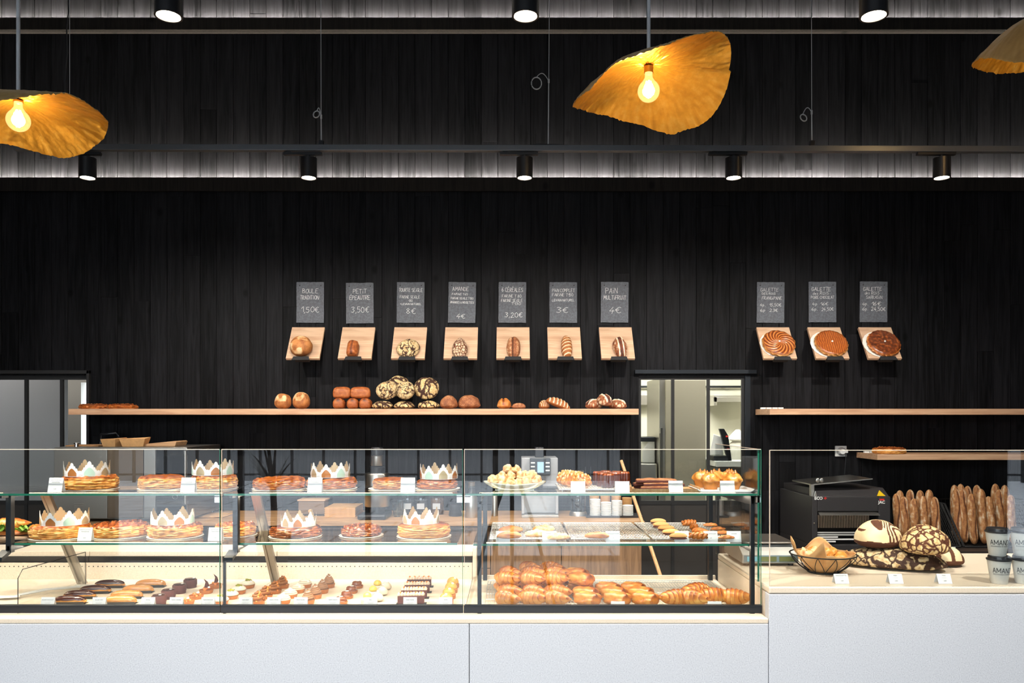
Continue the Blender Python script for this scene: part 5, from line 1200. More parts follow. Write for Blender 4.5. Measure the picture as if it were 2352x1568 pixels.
for i,(px,py) in enumerate(((1632,1207),(1649,1216),(1661,1225),(1668,1236))): put('ck%d'%(i%2),lump('long_cookie',.075,.034,.017,'golden',i+7,.003,70,.85),mk_(px,py+1),.05,'long nut cookie at the right rack end, %s from the back'%('first','second','third','fourth')[i],'biscuit','long nut cookies',s=.9)
for px,l,t in ((1155,'in front of the turnovers','CHAUSSON'),(1262,'in front of the almond topped pastries','CROISSANT'),(1408,'in front of the single turnover','CHAUSSON POMME'),(1567,'in front of the sponge fingers','BLONDIE'),(1633,'in front of the knotted pastries','PAIN CHOCOLAT'),(1687,'in front of the long nut cookies','COOKIE')):
    cardat(px,0,zm,[(t,.72,.0058),('2,20',.35,.005)],'white price card on the middle shelf '+l,.058,.046,D=3.235)

# ---- warm deck
rk(1252,3.47,zd,.52,.58,'rk5','wide wire rack on the deck under the croissant piles',.012,.10,.010)
rk(1512,3.47,zd,.60,.58,'rk6','wide wire rack on the deck under the pains au chocolat and almond croissants',.013,.11,.010)
zr=ZD+.0125
cols=[(1165,'left'),(1226,'middle'),(1284,'right')]
X0=[X(1166,3.3),X(1227,3.3),X(1285,3.3)]
for ci,(px,w) in enumerate(cols):
    for ri,(D,z,nm) in enumerate(((3.265,0,'front'),(3.37,.004,'second'),(3.475,.0,'third'),(3.58,0,'fourth'),(3.41,.052,'upper front'),(3.515,.054,'upper middle'),(3.625,.054,'upper back'))):
        if ri==6 and ci==0: continue
        px_=(X0[ci]*.93+(ri%2)*.012-.006)
        put('cr%d'%((ci+ri)%3),croissant(.150,.040,seed=(ci+ri)%3),(px_,D,zr+z),.10*((ri*7+ci*3)%5-2)-.55,'plain croissant in the %s pile, %s'%(w,nm),'croissant','croissants in the three left piles',s=.93)
for ci,(px,w,lst) in enumerate(((1350,'left',((3.27,0,'front'),(3.37,.0,'second'),(3.47,0,'third'),(3.43,.048,'upper front'),(3.53,.050,'upper back'))),(1418,'middle',((3.27,0,'front'),(3.37,0,'middle'),(3.46,.0,'back'))),(1482,'right',((3.27,0,'front'),(3.37,0,'middle'),(3.46,.0,'back'))))):
    for i,(D,z,nm) in enumerate(lst):
        put('pc%d'%(i%2),choc_bun(i%2),(X(px,3.30)*(1-.02*i)+(.004 if i%2 else -.004),D,zr+z),.12*(i%3-1)-.6,'pain au chocolat in the %s pile, %s one'%(w,nm),'pastry','pains au chocolat',s=(.86,.98,1.05))
for i,(px,D,z,yaw) in enumerate(((1552,3.27,0,.25),(1590,3.255,.0,-.7),(1600,3.40,.0,.3),(1640,3.30,.0,-.1),(1686,3.28,0,-.45))):
    put('cra%d'%(i%2),croissant(.150,.040,seed=7+i%2,mk='croissantd'),(X(px,D),D,zr+z),yaw,'dark browned croissant at the right of the deck, %s'%('far left','second from left','behind the others','second from right','far right')[i],'croissant',s=1.0)
cardat(1420,0,zd,[('-------',.95,.006)],'white card in front of the pains au chocolat',.056,.046,D=3.175); cardat(1643,0,zd,[('-------',.95,.006)],'white card in front of the dark browned croissants',.056,.046,D=3.175)
# ================================================================ RIGHT COUNTER
zc=.9446
def lathe_obj(name,prof,mt,parent=None,n=28,loc=(0,0,0),smooth=45): return MB().lathe(prof,n).obj(name,mt,parent,loc=loc,smooth=smooth)
bk=E('wire_basket',(1.325,3.34,zc)); b=MB(); N=12; R1,R0_,HB=.135,.055,.078
ring=lambda r,z,n=40:[(r*math.cos(2*PI*k/n),r*math.sin(2*PI*k/n),z) for k in range(n)]
b.tube(ring(R1,HB),.0028,6,closed=True).tube(ring(.062,.003),.003,6,closed=True); b.obj('rim',M['blackmatt'],bk,smooth=60)
b=MB()
for k in range(N):
    a0=2*PI*k/N; a1=2*PI*(k+.5)/N; a2=2*PI*(k+1)/N
    for (p,q) in ((a0,a1),(a2,a1)):
        pts=[]
        for t in [j/6 for j in range(7)]:
            r=.062+(R1-.062)*(1-(t)**1.6); z=HB*(1-t)+.003*t; a=p+(q-p)*t; pts.append((r*math.cos(a),r*math.sin(a),z))
        b.tube(pts,.0016,5)
b.obj('zigzag_wires',M['blackmatt'],bk,smooth=60); tag(bk,'black zigzag wire basket holding paper and small pastries','basket')
def paper(u,v):
    a=2*PI*u; pk=abs(math.cos(2*a+.5))**3; top=.082+.055*pk*(1.25 if math.cos(a)<-.3 else (.9 if math.sin(a)>.2 else .15)); r=.05+(.072)*min(1,v*1.3)**.8+.02*max(0,v-.7)*pk; z=.006+(top-.006)*v
    w=.005*NZ(a*3,v*4,1)*(1+v); return (((r+w)*math.cos(a),(r+w)*math.sin(a),z),.5)
b=MB().surf(paper,72,16,poles=False); b.face([i for i in range(72)][::-1]); pp=b.obj('paper_liner',M['kraft'],smooth=40,loc=(1.325,3.34,zc)); sm=pp.modifiers.new('s','SOLIDIFY'); sm.thickness=.0006
tag(pp,'brown pointed paper liner inside the black wire basket','paper liner')
r=random.Random(11)
for k,(x,y,z) in enumerate([(-.07,-.03,.052),(-.03,-.06,.05),(.01,-.065,.052),(.055,-.045,.052),(.078,.0,.052),(-.035,-.005,.066),(.01,-.01,.07),(.045,.015,.068),(-.07,.035,.056),(-.02,.05,.066),(.03,.06,.06)]+[(-.04,-.03,.02),(.04,-.02,.02),(.0,.04,.02)]):
    if x<-.02: put('chq%d'%(k%3),None,(1.325+x,3.34+y,zc+z),k,'sugar crusted chouquette at the left of the wire basket','pastry','chouquettes in the basket',s=1.1)
    else: put('mini%d'%(k%2),lump('small_bun',.06,.042,.035,'brioche',k,.004,60),(1.325+x,3.34+y,zc+z),k,'small golden bun at the right of the wire basket','pastry','small golden buns in the basket')
put('long',big_loaf('longcrust',.42,.19,.088,.8,3),(1.67,3.435,zc),-.42,'long flat floured loaf lying under two round loaves','bread')
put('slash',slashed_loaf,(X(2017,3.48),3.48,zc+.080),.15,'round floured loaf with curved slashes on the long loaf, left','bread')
put('latt',big_loaf('lattice',.205,.195,.125,1,4),(X(2124,3.36),3.36,zc+.072),.3,'round loaf with lattice cut crust on the long loaf, right','bread')
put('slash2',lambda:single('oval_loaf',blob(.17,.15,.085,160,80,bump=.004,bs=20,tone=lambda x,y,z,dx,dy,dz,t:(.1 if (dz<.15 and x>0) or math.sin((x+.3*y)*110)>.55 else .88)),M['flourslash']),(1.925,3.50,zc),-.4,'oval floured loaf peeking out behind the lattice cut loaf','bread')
for px,l,t in ((1935,'in front of the wire basket','CHOUQUETTES'),(2060,'in front of the long flat loaf','PAIN'),(2172,'in front of the lattice cut loaf','PAIN')):
    cardat(px,0,zc,[(t,.78,.0062),('------------',.58,.005),('1,80€',.25,.006)],'white price card on the right counter '+l,.055,.040,D=3.10,lean=.45)
# cups
def bent(txt,size,z,R,a0,width,bold=0):
    me=text_mesh(txt,size,bold,width)
    import bmesh; bm=bmesh.new(); bm.from_mesh(me); bmesh.ops.subdivide_edges(bm,edges=[e for e in bm.edges if e.calc_length()>size*.12],cuts=3,use_grid_fill=True); bm.to_mesh(me); bm.free()
    xs=[v.co.x for v in me.vertices]; x0=min(xs)
    for v in me.vertices:
        a=a0+(v.co.x-x0)/R; rr=R+.0006+(v.co.y)*.135; v.co=Vector((rr*math.sin(a),-rr*math.cos(a),z+v.co.y))
    o=bpy.data.objects.new('printed_text',me); COL.objects.link(o); return o
def cup():
    o=E('paper_cup'); lathe_obj('cup_body',[(.0295,0),(.0302,.001),(.0425,.090),(.044,.091),(.044,.0925),(.041,.0925)],mat('speckled_cup',rgb(214,212,204),.7,namt=.05,bscale=300),o,36)
    lathe_obj('black_lid',[(.0445,.0915),(.0455,.0935),(.0455,.097),(.0405,.0985),(.0395,.108),(.037,.110),(.034,.1085),(.001,.1085)],M['bplastic'],o,36)
    b=MB(); x=0; GL=dict(G); GL['M']='0,0 0,6 2.6,1.6 5.2,6 5.2,0'; GL['A']='0,0 2.1,6 4.2,0|.75,2 3.45,2'; GL['D']='0,0 0,6 1.8,6 3.4,5 3.9,3 3.4,1 1.8,0 0,0'; GL['E']='3.4,6 0,6 0,0 3.4,0|0,3 3,3'
    for ch in 'AMANDE':
        for stq in GL[ch].split('|'):
            pts=[tuple(map(float,q.split(','))) for q in stq.split()]
            for p,q in zip(pts,pts[1:]):
                d=Vector((q[0]-p[0],q[1]-p[1])); L_=d.length; d/=L_; n_=Vector((-d.y,d.x))*.42; p=(p[0]-d.x*.3,p[1]-d.y*.3); L_+=.6; K=max(1,int(L_/1.0))
                for k in range(K):
                    a0,a1=L_*k/K,L_*(k+1)/K; idx=[]
                    for (t_,s_) in ((a0,1),(a1,1),(a1,-1),(a0,-1)):
                        u=x+p[0]+d.x*t_+n_.x*s_; v=p[1]+d.y*t_+n_.y*s_; z=.046+v*.0031; ang=-1.22+u*.0024/.0364; rr=.0366+(v*.0031)*.137+.0005; idx.append(b.vert((rr*math.sin(ang),-rr*math.cos(ang),z)))
                    b.face(idx)
        x+={'M':6.9,'E':4.6}.get(ch,5.7)
    b.obj('printed_text',M['ink'],o)
    t=bent('BOULANGERIE PÂTISSERIE CAFÉ',.005,.038,.0355,-1.2,.076,.0001); t.parent=o
    return o
for i,(x,k,w) in enumerate(((1.935,0,'lower cup of the left'),(1.935,1,'upper cup of the left'),(2.034,0,'lower cup of the right'),(2.034,1,'upper cup of the right'))):
    put('cup',cup,(x+(-.004 if k else .002),3.117,zc+k*.1102),.10 if k==0 and i==0 else 0,'white paper coffee cup with black lid, %s stack'%w,'cup',None)
# scale
sc=E('shop_scale',(1.145,3.62,zc)); b=MB().prism([(-.15,.012),(-.15,.05),(-.09,.085),(.15,.085),(.15,.012)],'x',-.125,.125); b.obj('scale_body',mat('scale_grey',rgb(178,176,170),.35),sc,bevel=.004)
MB().box(-.12,.12,-.115,.14,.094,.102).obj('weighing_plate',M['steel'],sc,bevel=.003); MB().box(-.03,.03,-.03,.03,.085,.094).obj('plate_post',M['bplastic'],sc)
MB().box(-.118,.118,-.153,-.1505,.018,.048).obj('display_bezel',mat('bluegrey_bezel',rgb(110,130,140),.3),sc)
for k in range(2): MB().box(-.045+k*.082,.025+k*.082,-.155,-.1532,.022,.043).obj('lcd_screen',mat('lcd_green',rgb(96,104,66),.25),sc)
MB().box(-.105,-.06,-.155,-.1532,.022,.043).obj('blue_label',mat('label_blue',rgb(110,190,215),.5),sc)
for sx in (-.1,.1):
    for sy in (-.12,.12): MB().lathe([(.012,0),(.012,.0118)],12).obj('foot',M['bplastic'],sc,loc=(sx,sy,0))
tag(sc,'grey shop scale with green display at the left end of the right counter','scale')
# bread slicer
sl=E('bread_slicer',(2.165,5.0,.001)); dk_=mat('anthracite_panel',rgb(44,42,44),.4); oz=.001
zz=lambda py:Z(py,5.0)-oz; xx_=lambda px:X(px,5.0)-2.165
b=MB(); b.box(-.25,.25,.03,.6,.0,zz(1252)); b.box(-.25,xx_(1878),0,.6,zz(1252),zz(1140)); b.box(xx_(2018),.25,0,.6,zz(1252),zz(1140)); b.box(xx_(1878),xx_(2018),0,.6,zz(1174),zz(1140)); b.box(xx_(1878),xx_(2018),.3,.6,zz(1252),zz(1174)); b.obj('slicer_body',dk_,sl,bevel=.004)
b=MB(); b.prism([(.02,zz(1140)),(.6,zz(1140)),(.6,zz(1125)),(.10,zz(1123))],'x',-.225,.25); b.obj('sloped_top',dk_,sl,bevel=.003)
t=MB(); t.prism([(xx_(2017),zz(1139)),(xx_(2036),zz(1139)),(xx_(2022),zz(1126))],'y',.012,.0165); t.obj('warning_triangle',mat('warning_yellow',rgb(236,196,20),.5),sl,label='yellow warning triangle')
b=MB(); b.prism([(.0,zz(1182)),(-.03,zz(1182)),(-.03,zz(1181)),(.06,zz(1166)),(.06,zz(1170))],'x',xx_(1879),xx_(2016)); b.obj('steel_lip',M['steel'],sl)
b=MB(); 
for k in range(34): xa=xx_(1880)+k*(xx_(2008)-xx_(1880))/34; b.prism([(xa,zz(1215)),(xa+.006,zz(1215)),(xa+.004,zz(1185)),(xa-.002,zz(1185))],'y',.06,.09)
b.obj('cutting_blades',M['chrome'],sl)
b=MB()
for k,(a,c) in enumerate(((1878,2010),(1878,1985),(1878,1930),(1878,2010),(1878,1925))): b.box(xx_(a),xx_(c)-(.0),.035,.04,zz(1226+k*5.2),zz(1223+k*5.2))
b.obj('outlet_slats',M['plastic'],sl)
b=MB(); b.prism([(-.235,zz(1116)),(.16,zz(1102)),(.16,zz(1100)),(-.235,zz(1113))],'y',.05,.4); b.obj('feed_lid',M['steel'],sl)
b=MB(); b.box(-.245,-.225,.03,.06,zz(1140),zz(1113)); b.prism([(-.232,zz(1140)),(-.215,zz(1140)),(-.223,zz(1128))],'y',.01,.02); b.obj('lid_hinge',M['steel'],sl)
for k,x in enumerate((-.19,-.165)): MB().lathe([(.001,0),(.011,.004),(.014,.014),(.011,.026),(.001,.03)],14).obj('lid_handle',M['steel'],sl,loc=(x,.06,zz(1110)+.0)).scale=(1,.3,1)
for (x,z) in ((xx_(1870),zz(1201)),(xx_(2033),zz(1201))): MB().lathe([(.0065,0),(.005,.003)],12).obj('screw',M['chrome'],sl,loc=(x,-.0005,z),rot=(PI/2,0,0))
for txt,x,z,s,mm in (('ECO',xx_(1880),zz(1147),.026,'white'),('JAC',xx_(2025),zz(1156),.026,'white')):
    me=text_mesh(txt,s,.0006,m=mm); o=bpy.data.objects.new('printed_text',me); COL.objects.link(o); o.parent=sl; o.location=(x,-.0008,z); o.rotation_euler=(PI/2,0,0)
red=mat('logo_red',rgb(200,40,34),.5); MB().box(xx_(1892),xx_(1899),-.0012,-.0004,zz(1144.6),zz(1143)).box(xx_(1894.6),xx_(1896.4),-.0012,-.0004,zz(1147),zz(1140.6)).obj('red_plus',red,sl); MB().box(xx_(2020),xx_(2031),-.0012,-.0004,zz(1149),zz(1145)).obj('red_logo_bar',red,sl)
tag(sl,'tall dark bread slicing machine behind the right counter','bread slicer')
# low cabinet with leaning baguettes
bc=E('low_cabinet',(3.6,5.3,.0)); MB().box(-1.13,1.1,-.32,.40,.06,.7535).obj('carcass',mat('dark_brown_laminate',rgb(44,38,36),.5),bc,bevel=.002); MB().box(-1.1,1.08,-.27,.38,.001,.06).obj('plinth',M['blackmatt'],bc); tag(bc,'low dark cabinet under the baguette baskets at the right','cabinet')
zb=.754
def meshside(x0):
    b=MB(); b.tube([(x0,5.12,zb+.006),(x0,5.353,zb+.262)],.007,6).tube([(x0,5.353,zb+.262),(x0,5.67,zb+.262)],.005,6).tube([(x0,5.67,zb+.262),(x0,5.67,zb+.006)],.005,6).tube([(x0,5.12,zb+.006),(x0,5.67,zb+.006)],.005,6)
    for k in range(-12,26):
        for s in (1,-1):
            pts=[]; c=5.12+k*.028
            for j in range(0,25):
                z=zb+.006+.256*j/24; y=c+s*(z-zb)*.9+(0 if s>0 else .23)
                lim=5.12+(z-zb-.006)*.91
                if lim<y<5.67: pts.append((x0,y,z))
            if len(pts)>1: b.tube([pts[0],pts[-1]],.0022,4)
    return b
def crate(xa,xb,lab):
    o=E('wire_bread_basket',((xa+xb)/2,5.4,zb)); 
    for x in (xa,xb): m_=meshside(x); m_.v=[(p[0]-(xa+xb)/2,p[1]-5.4,p[2]-zb) for p in m_.v]; m_.obj('mesh_side',M['blackmatt'],o)
    w=(xb-xa)/2; b=MB(); b.tube([(-w,-.28,.006),(w,-.28,.006)],.006,6).tube([(-w,.27,.262),(w,.27,.262)],.005,6)
    k=-w+.03
    while k<w: b.tube([(k,-.28,.003),(k,.27,.003),(k,.27,.26)],.002,4); k+=.03
    b.obj('wire_base',M['blackmatt'],o); tag(o,lab,'basket')
crate(2.46,2.93,'black mesh basket of baguettes beside the slicer'); crate(2.955,3.47,'black mesh basket of baguettes at the right photo edge')
crate(3.50,4.0,'empty black mesh basket cut off by the right photo edge')
bgs=[(0,2062,5.24,.33,'left basket'),(1,2080,5.23,.31,'left basket'),(2,2104,5.20,.30,'left basket'),(3,2126,5.22,.315,'left basket'),(0,2150,5.21,.31,'left basket'),
(4,2071,5.36,.34,'left basket, back row'),(1,2094,5.36,.345,'left basket, back row'),(2,2116,5.37,.34,'left basket, back row'),(3,2137,5.36,.345,'left basket, back row'),
(0,2200,5.25,.36,'right basket'),(1,2216,5.24,.36,'right basket'),(2,2237,5.18,.335,'right basket'),(3,2261,5.20,.365,'right basket'),(4,2280,5.20,.315,'right basket'),(1,2301,5.22,.36,'right basket'),(2,2327,5.20,.325,'right basket'),
(3,2196,5.38,.375,'right basket, back row'),(4,2212,5.40,.38,'right basket, back row'),(0,2227,5.36,.37,'right basket, back row'),(1,2248,5.38,.375,'right basket, back row'),(2,2290,5.36,.385,'right basket, back row'),(3,2312,5.37,.375,'right basket, back row')]
oc={}
ORD=['leftmost','second from left','third from left','fourth from left','fifth from left','sixth from left','rightmost']
for s,px,D,L_,w in bgs:
    oc[w]=oc.get(w,0)+1
    put('bag%d'%s,baguette(s,.36),(X(px,D),D,zb+.012),0,'crusty floured baguette, %s in the %s'%(ORD[oc[w]-1],w),'baguette','baguettes in the %s'%w.split(',')[0],s=(1,1,L_/.36),rot=(-.10 if D<5.3 else -.06,.03*(s-2)*.5,s*.3-.6))
cardat(2186,0,Z(1271,4.97),[('TRADITION',.7,.007),('1,20',.3,.007)],'small white card on the dark cabinet edge under the baguettes',.048,.042,D=4.972,lean=.0)
sk=E('wall_socket',(X(1932,5.7),5.713,Z(1036,5.7))); MB().box(-.042,.042,-.012,0,-.039,.039).obj('socket_plate',M['white'],sk,bevel=.004); lathe_obj('white_plug',[(.030,0),(.028,.02),(.02,.034),(.001,.035)],M['plastic'],sk,24,(0,-.012,0)).rotation_euler=(PI/2,0,0)
MB().box(.012,.04,-.04,-.02,-.012,.014).obj('plug_grip',M['plastic'],sk,bevel=.003); MB().tube([(.028,-.03,-.012),(.026,-.02,-.09),(.02,-.008,-.3)],.003,6).obj('plug_cord',M['bplastic'],sk)
tag(sk,'white wall socket with a round plug on the black boards','socket')

M['tag']=mat('label_paper',rgb(176,178,182),.7)
# ================================================================ BACK COUNTER OBJECTS
zw=BT+.0004
def wk(px,py): return on(px,py,zw)
# oven / holding cabinet
ov=E('combi_oven',(0,5.06,zw)); Dn=5.06; fx=lambda px:X(px,Dn); top=Z(1027,Dn)-zw
MB().box(fx(122),fx(428),.012,.60,.02,top).obj('oven_body',M['steelh'],ov,bevel=.004)
MB().box(fx(124),fx(246),0,.011,.025,top-.01).obj('steel_side_panel',M['steelh'],ov,bevel=.002)
b=MB(); 
for k in range(9): b.box(fx(171),fx(191),-.003,.0,Z(1162+k*3.6,Dn)-zw,Z(1160+k*3.6,Dn)-zw)
b.box(fx(170),fx(192),-.0035,.0,Z(1157,Dn)-zw,Z(1156,Dn)-zw); b.obj('vent_grille',M['steel'],ov)
MB().box(fx(248),fx(330),-.01,.011,.03,top-.012).obj('brushed_door',mat('bronze_steel',(.20,.15,.11,1),.4,.9,bump=.2,bscale=20,stretch=(1,1,80)),ov,bevel=.003)
MB().box(fx(331),fx(357),-.004,.011,.03,top-.012).obj('steel_strip',M['steel'],ov,bevel=.002)
MB().box(fx(359),fx(427),-.004,.011,.03,top-.012).obj('dark_glass_door',mat('dark_oven_glass',(.01,.011,.013,1),.06,coat=.5),ov,bevel=.002)
MB().tube([(fx(430),-.03,.12),(fx(430),-.03,top-.02)],.009,10).box(fx(426),fx(433),-.03,.0,top-.04,top-.02).box(fx(426),fx(433),-.03,0,.12,.14).obj('door_handle',M['steel'],ov,smooth=50)
MB().tube([(fx(403)+.016*math.cos(a),-.0055,Z(1141,Dn)-zw+.014*math.sin(a)) for a in [2*PI*k/20 for k in range(20)]],.001,4,closed=True).obj('round_emblem',M['steel'],ov)
for x in (fx(140),fx(415)):
    for y in (.06,.5): MB().lathe([(.02,0),(.02,.0202)],12).obj('foot',M['bplastic'],ov,loc=(x,y,0))
tag(ov,'steel oven cabinet with dark glass door on the back worktop, far left','oven')
zo=zw+top+.0006
def tray_k(px0,px1,py,h,rz,lab):
    D=5.22; w=(px1-px0)*D/F/2
    def bld():
        b=MB(); ww=w; o_=[(-ww*.8,-.05),(ww*.8,-.05),(ww*.8,.05),(-ww*.8,.05)]; t_=[(-ww,-.065),(ww,-.065),(ww,.065),(-ww,.065)]
        for sc_,inn in ((1,0),(.97,1)):
            for (x,y) in o_: b.vert((x*sc_,y*sc_,inn*.001))
            for (x,y) in t_: b.vert((x*sc_,y*sc_,h+(.008 if x>0 and y>0 else 0)))
        b.face((3,2,1,0)); b.face((8,9,10,11))
        for i in range(4): j=(i+1)%4; b.face((i,j,4+j,4+i)); b.face((8+j,8+i,12+i,12+j)); b.face((4+i,4+j,12+j,12+i))
        return b.obj('kraft_tray',M['kraft'])
    put('kt%d'%px0,bld,(X((px0+px1)/2,D),D,zo),rz,lab,'tray')
tray_k(243,279,1026,.050,-.1,'small open kraft tray on the oven, left of two'); tray_k(283,338,1026,.052,.15,'larger open kraft tray on the oven, right of two')
put('fb1',lambda:MB().box(-.11,.11,-.1,.1,0,.008).obj('wooden_board',M['kraftd'],bevel=.001),(X(207,5.3),5.3,zo),0,'thin flat board lying on the oven left of the kraft trays','board')
put('fb2',lambda:MB().prism([(-.11,0),(.10,0),(.11,.03),(.10,.036),(-.11,.016)],'y',-.09,.09).obj('wooden_board',M['worktop'],bevel=.002),(X(381,5.3),5.3,zo),0,'wedge of wooden boards on the oven right of the kraft trays','board')
put('kn',lambda:lathe_obj('oven_knob',[(.014,0),(.012,.016),(.017,.018),(.017,.026),(.001,.028)],M['chrome']),(X(176,5.15),5.15,zo),0,'small chrome knob on the oven top, far left','knob')
fc=MB().tube([(X(232,5.6),5.6,zo),(X(232,5.6),5.6,Z(997,5.6)),(X(268,5.6),5.6,Z(993,5.6)),(X(272,5.6),5.6,Z(1003,5.6))],.010,8); tag(fc.obj('black_tap',M['bplastic'],smooth=60),'black bent tap against the dark wall behind the kraft trays','tap')
ps=MB()
ps.surf(lambda u,v:(((u-.5)*.20,(v-.5)*.26,.003+.012*abs(NZ(u*3,v*3,2))+.01*(u<.1)),.5),20,10,0,cu=False); p_=ps.obj('kraft_sheets',M['kraft'],loc=(X(496,5.42),5.42,zw),rot=(0,0,-.05)); p_.modifiers.new('s','SOLIDIFY').thickness=.002; tag(p_,'loose kraft paper sheets on the worktop right of the oven','paper')
nb=E('napkin_box',wk(715,1183)); MB().box(-.09,.09,0,.13,0.006,.098).obj('box_body',mat('taupe_box',rgb(126,104,86),.6),nb,bevel=.002); MB().box(-.096,.096,-.005,.135,.0985,.108).obj('oak_lid',M['oakbd'],nb,bevel=.001); MB().lathe([(.007,0),(.007,.014),(.014,.018),(.016,.026),(.010,.036),(.001,.038)],16).obj('wooden_knob',M['stick'],nb,loc=(0,0,.03),rot=(PI/2,0,0)); MB().box(-.1,.1,-.02,.14,0,.006).obj('dark_base',M['blackmatt'],nb); tag(nb,'taupe box with oak lid and wooden knob on the back worktop','box')
for k in range(9): put('kb',lambda:MB().box(-.105,.105,-.14,.14,0,.0068).obj('kraft_bag_bundle',M['kraft'],bevel=.001),(X(789,5.45)+.002*(k%2),5.47,zw+k*.0071),0,'flat kraft bag bundle in the stack left of the grinder','paper bags','kraft bag bundles')
gr=E('coffee_grinder',(X(866,5.33),5.33,zw)); MB().box(-.105,.085,-.16,.12,0,.035).obj('base_plate',M['bplastic'],gr,bevel=.012); MB().lathe([(.055,.035),(.055,.075)],24).obj('black_neck',M['bplastic'],gr)
lathe_obj('steel_body',[(.083,.075),(.085,.08),(.085,.29),(.080,.30),(.05,.302)],M['steel'],gr,36); lathe_obj('black_collar',[(.05,.302),(.052,.34),(.034,.35)],M['bplastic'],gr); lathe_obj('steel_cap',[(.042,.35),(.044,.355),(.044,.415),(.038,.42)],M['steel'],gr); lathe_obj('black_hopper',[(.036,.42),(.040,.47),(.036,.475),(.001,.476)],M['bplastic'],gr)
tag(gr,'tall steel and black coffee grinder on the back worktop','coffee grinder')
beans=mat('coffee_beans',rgb(96,66,46),.6,bump=1,bscale=120,namt=.6); dkb=mat('tea_leaves',rgb(52,50,52),.8,bump=1,bscale=200,namt=.6)
for px,mm,hh,w in ((938,dkb,.11,'dark tea, left of three'),(968,dkb,.12,'dark tea, middle of three'),(1004,beans,.13,'pale coffee beans, right of three')):
    o=E('storage_jar',(X(px,5.5),5.5,zw)); lathe_obj('glass_jar',[(.046,0),(.05,.004),(.05,.13),(.044,.14)],M['jarglass'],o,28); lathe_obj('jar_content',[(.045,.005),(.046,hh-.02),(.001,hh-.015)],mm,o,24); lathe_obj('jar_lid',[(.045,.1405),(.046,.155),(.001,.157)],M['jarglass'],o,24)
    MB().box(-.026,.026,-.0515,-.0505,.04,.08).obj('paper_label',M['tag'],o); tag(o,'glass storage jar with white label and %s'%w,'jar')
for px,D,w in ((912,5.35,'front'),(920,5.45,'rear')): put('tumb',lambda:lathe_obj('glass_tumbler',[(.024,0),(.032,.1),(.030,.1),(.022,.004),(.001,.0035)],M['jarglass']),(X(px,D),D,zw),0,'clear glass tumbler right of the grinder, %s one'%w,'glass')
put('jug',lambda:lathe_obj('black_milk_jug',[(.045,0),(.047,.01),(.036,.07),(.038,.085),(.034,.085)],M['bplastic']),(X(1046,5.4),5.4,zw),0,'small black milk jug right of the bean jar','jug')
put('bot',lambda:lathe_obj('steel_bottle',[(.040,0),(.042,.01),(.042,.13),(.026,.17),(.024,.235),(.026,.24),(.001,.245)],M['steel'],n=30),(X(1083,5.32),5.32,zw),0,'tall brushed steel bottle behind the centre glass joint','bottle')
put('bot2',lambda:lathe_obj('steel_canister',[(.022,0),(.022,.15),(.018,.155),(.001,.156)],M['steel']),(X(1136,5.4),5.4,zw),0,'slim steel canister left of the coffee machine','canister')
cm=E('coffee_machine',(X(1240,5.35),5.35,zw)); lg=mat('light_grey_plastic',rgb(168,170,174),.4)
b=MB(); b.box(-.125,.125,.03,.30,.02,.40).box(-.125,-.105,-.03,.03,.02,.16).box(.105,.125,-.03,.03,.02,.16); b.obj('machine_body',lg,cm,bevel=.006)
MB().box(-.125,.125,-.06,.03,.0,.02).obj('drip_tray',M['steel'],cm,bevel=.003)
MB().box(-.068,.072,-.02,.029,.285,.40).obj('control_panel',mat('panel_grey',rgb(70,76,84),.35),cm,bevel=.004)
for s in (-1,1):
    for k in range(3): MB().box(.002+s*.050-.014,.002+s*.050+.014,-.0225,-.0205,.312+k*.026,.322+k*.026).obj('button',M['plastic'],cm)
MB().box(-.018,.026,-.0225,-.0205,.302,.375).obj('screen',mat('lit_screen',rgb(150,180,205),.3,emit=rgb(150,185,215),es=.35),cm)
MB().box(-.018,.018,-.035,.029,.20,.26).obj('spout',M['bplastic'],cm,bevel=.004); MB().box(-.03,.03,.08,.2,.4,.47).obj('bean_hopper',M['bplastic'],cm,bevel=.004)
tag(cm,'light grey coffee machine with screen and buttons on the worktop','coffee machine')
wd_=E('water_dispenser',(X(1328,5.42),5.42,zw)); lathe_obj('steel_foot',[(.062,0),(.062,.012),(.055,.03)],M['steel'],wd_); lathe_obj('glass_cylinder',[(.052,.031),(.053,.24),(.050,.245)],M['jarglass'],wd_); lathe_obj('steel_lid',[(.040,.246),(.040,.31),(.034,.315),(.001,.316)],M['steel'],wd_)
tag(wd_,'glass water dispenser with steel lid right of the coffee machine','dispenser')
for k,px in enumerate((1345,1357)):
    D=5.5; L_=MB().tube([(0,0,0),(.004,0,.10),(.002,.01,.33)],.004,6); L_.add(MB().lathe([(.012,-.0),(.024,.01),(.026,.045),(.02,.05)],14)); put('ladle%d'%k,lambda:L_.obj('black_utensil',M['bplastic'],smooth=50),(X(px,D)+.0,D+.03,zw),0,'black handled utensil standing right of the water dispenser, %s of two'%('left','right')[k],'utensil')
tray=MB().box(-.19,.19,-.13,.10,0,.006).box(-.19,.19,-.13,-.124,.006,.014).box(-.19,-.184,-.124,.1,.006,.014).box(.184,.19,-.124,.1,.006,.014); tag(tray.obj('black_tray',M['bplastic'],loc=(X(1406,5.42),5.42,zw),bevel=.001),'black tray carrying the stacks of cups','tray')
def cupstack(px,D,n,mk,d,label,grp):
    for k in range(n): put('wc'+mk,lambda:lathe_obj('cup_lid' if mk=='white' else 'kraft_cup',[(d*.92,0),(d,.006),(d,.0085),(d*.8,.010)] if mk=='white' else [(.026,0),(.034,.075),(.036,.076),(.033,.076)],M['white' if mk=='white' else 'kraft'],n=24),(X(px,D),D,zw+.0065+k*(.0104 if mk=='white' else .012)),0,label,'cup',grp)
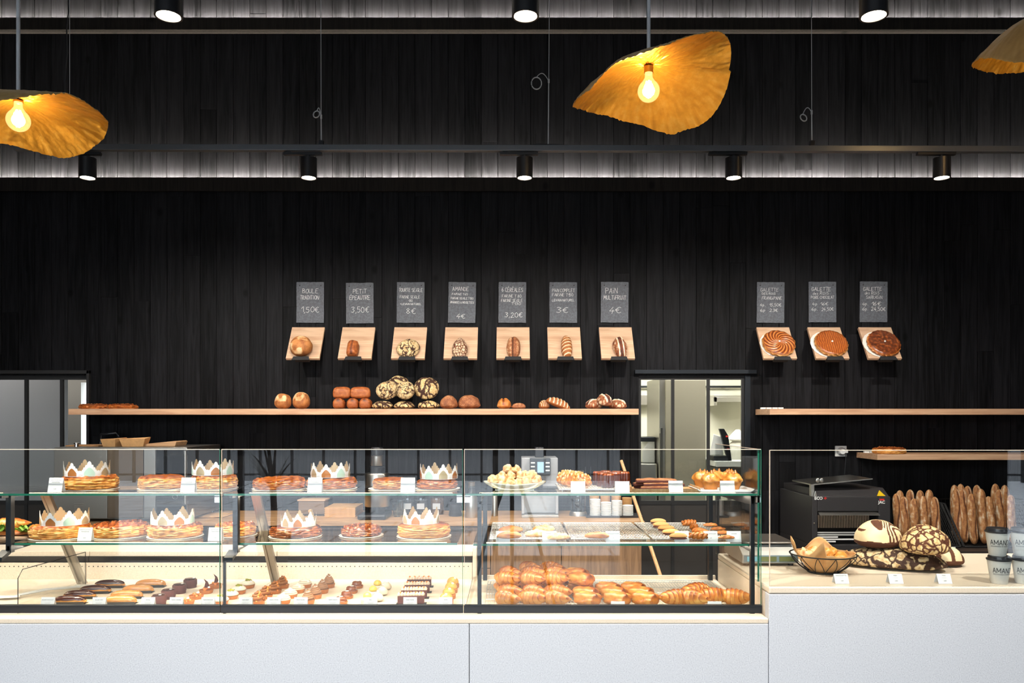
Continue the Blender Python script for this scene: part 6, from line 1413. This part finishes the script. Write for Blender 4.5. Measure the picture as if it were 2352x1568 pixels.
for k,(px,n,w) in enumerate(((1367,11,'left'),(1392,9,'second'),(1417,10,'third'),(1442,7,'right'))): cupstack(px,5.36,n,'white',.037,'white paper lid in the %s stack on the black tray'%w,'white lids in the %s stack'%w)
for k,(px,n,w) in enumerate(((1365,5,'left'),(1390,5,'second'),(1415,5,'third'),(1440,4,'right'))): cupstack(px,5.46,n,'kraft',.04,'upside nested kraft cup in the %s rear stack on the black tray'%w,'kraft cups in the %s rear stack'%w)
stk=MB().tube([(1.10,4.62,.012),(.84,5.088,.94),(.735,5.277,1.315)],[.012,.0115,.0105],12); tag(stk.obj('wooden_peel_handle',M['stick'],smooth=50),'long wooden peel handle leaning at the end of the oak worktop','handle')

# ================================================================ BEHIND THE CAMERA, SEEN IN THE GLASS
def yucca(x,y,lab,seed):
    o=E('potted_yucca',(x,y,.0)); r=random.Random(seed); lathe_obj('pot',[(.14,0),(.19,.38),(.17,.38),(.15,.3),(.001,.3)],M['blackmatt'],o)
    b=MB()
    for k in range(34):
        a=r.uniform(0,6.28); el=r.uniform(.35,1.4); L_=r.uniform(.45,.75); w=.022; pts=[]
        for j in range(7):
            t=j/6; h=.85+L_*t*math.sin(el)-.28*t*t*(1.5-el); q=L_*t*math.cos(el); pts.append((q*math.cos(a),q*math.sin(a),h,w*(1-t)**.7+.001))
        for p,q in zip(pts,pts[1:]):
            k0=len(b.v)
            for s,pt in ((1,p),(-1,p),(-1,q),(1,q)): b.vert((pt[0]-s*math.sin(a)*pt[3],pt[1]+s*math.cos(a)*pt[3],pt[2]))
            b.face((k0,k0+1,k0+2,k0+3))
    b.obj('leaves',mat('dark_leaf',rgb(34,44,30),.5),o); MB().tube([(0,0,.3),(.01,0,.6),(0,.01,.88)],.035,8).obj('stem',mat('bark',rgb(74,58,44),.9),o); tag(o,lab,'plant')
yucca(-2.55,-2.1,'dark spiky potted plant mirrored in the middle display case','1'); yucca(3.25,-1.6,'dark spiky potted plant mirrored in the glass by the slicer','2')
tp=E('camera_tripod',(0,-.12,.001))
for k in range(3):
    a=math.radians(-90+120*k+180); MB().tube([(.03*math.cos(a),.03*math.sin(a),1.18),(.24*math.cos(a),.24*math.sin(a),.62),(.42*math.cos(a),.42*math.sin(a),.01)],[.018,.015,.011],8).obj('leg',M['blackmatt'],tp)
MB().lathe([(.03,1.1),(.035,1.2),(.02,1.22),(.02,1.36)],12).obj('centre_column',M['blackmatt'],tp); tag(tp,'black tripod mirrored in the glass at the centre of the photo','tripod')
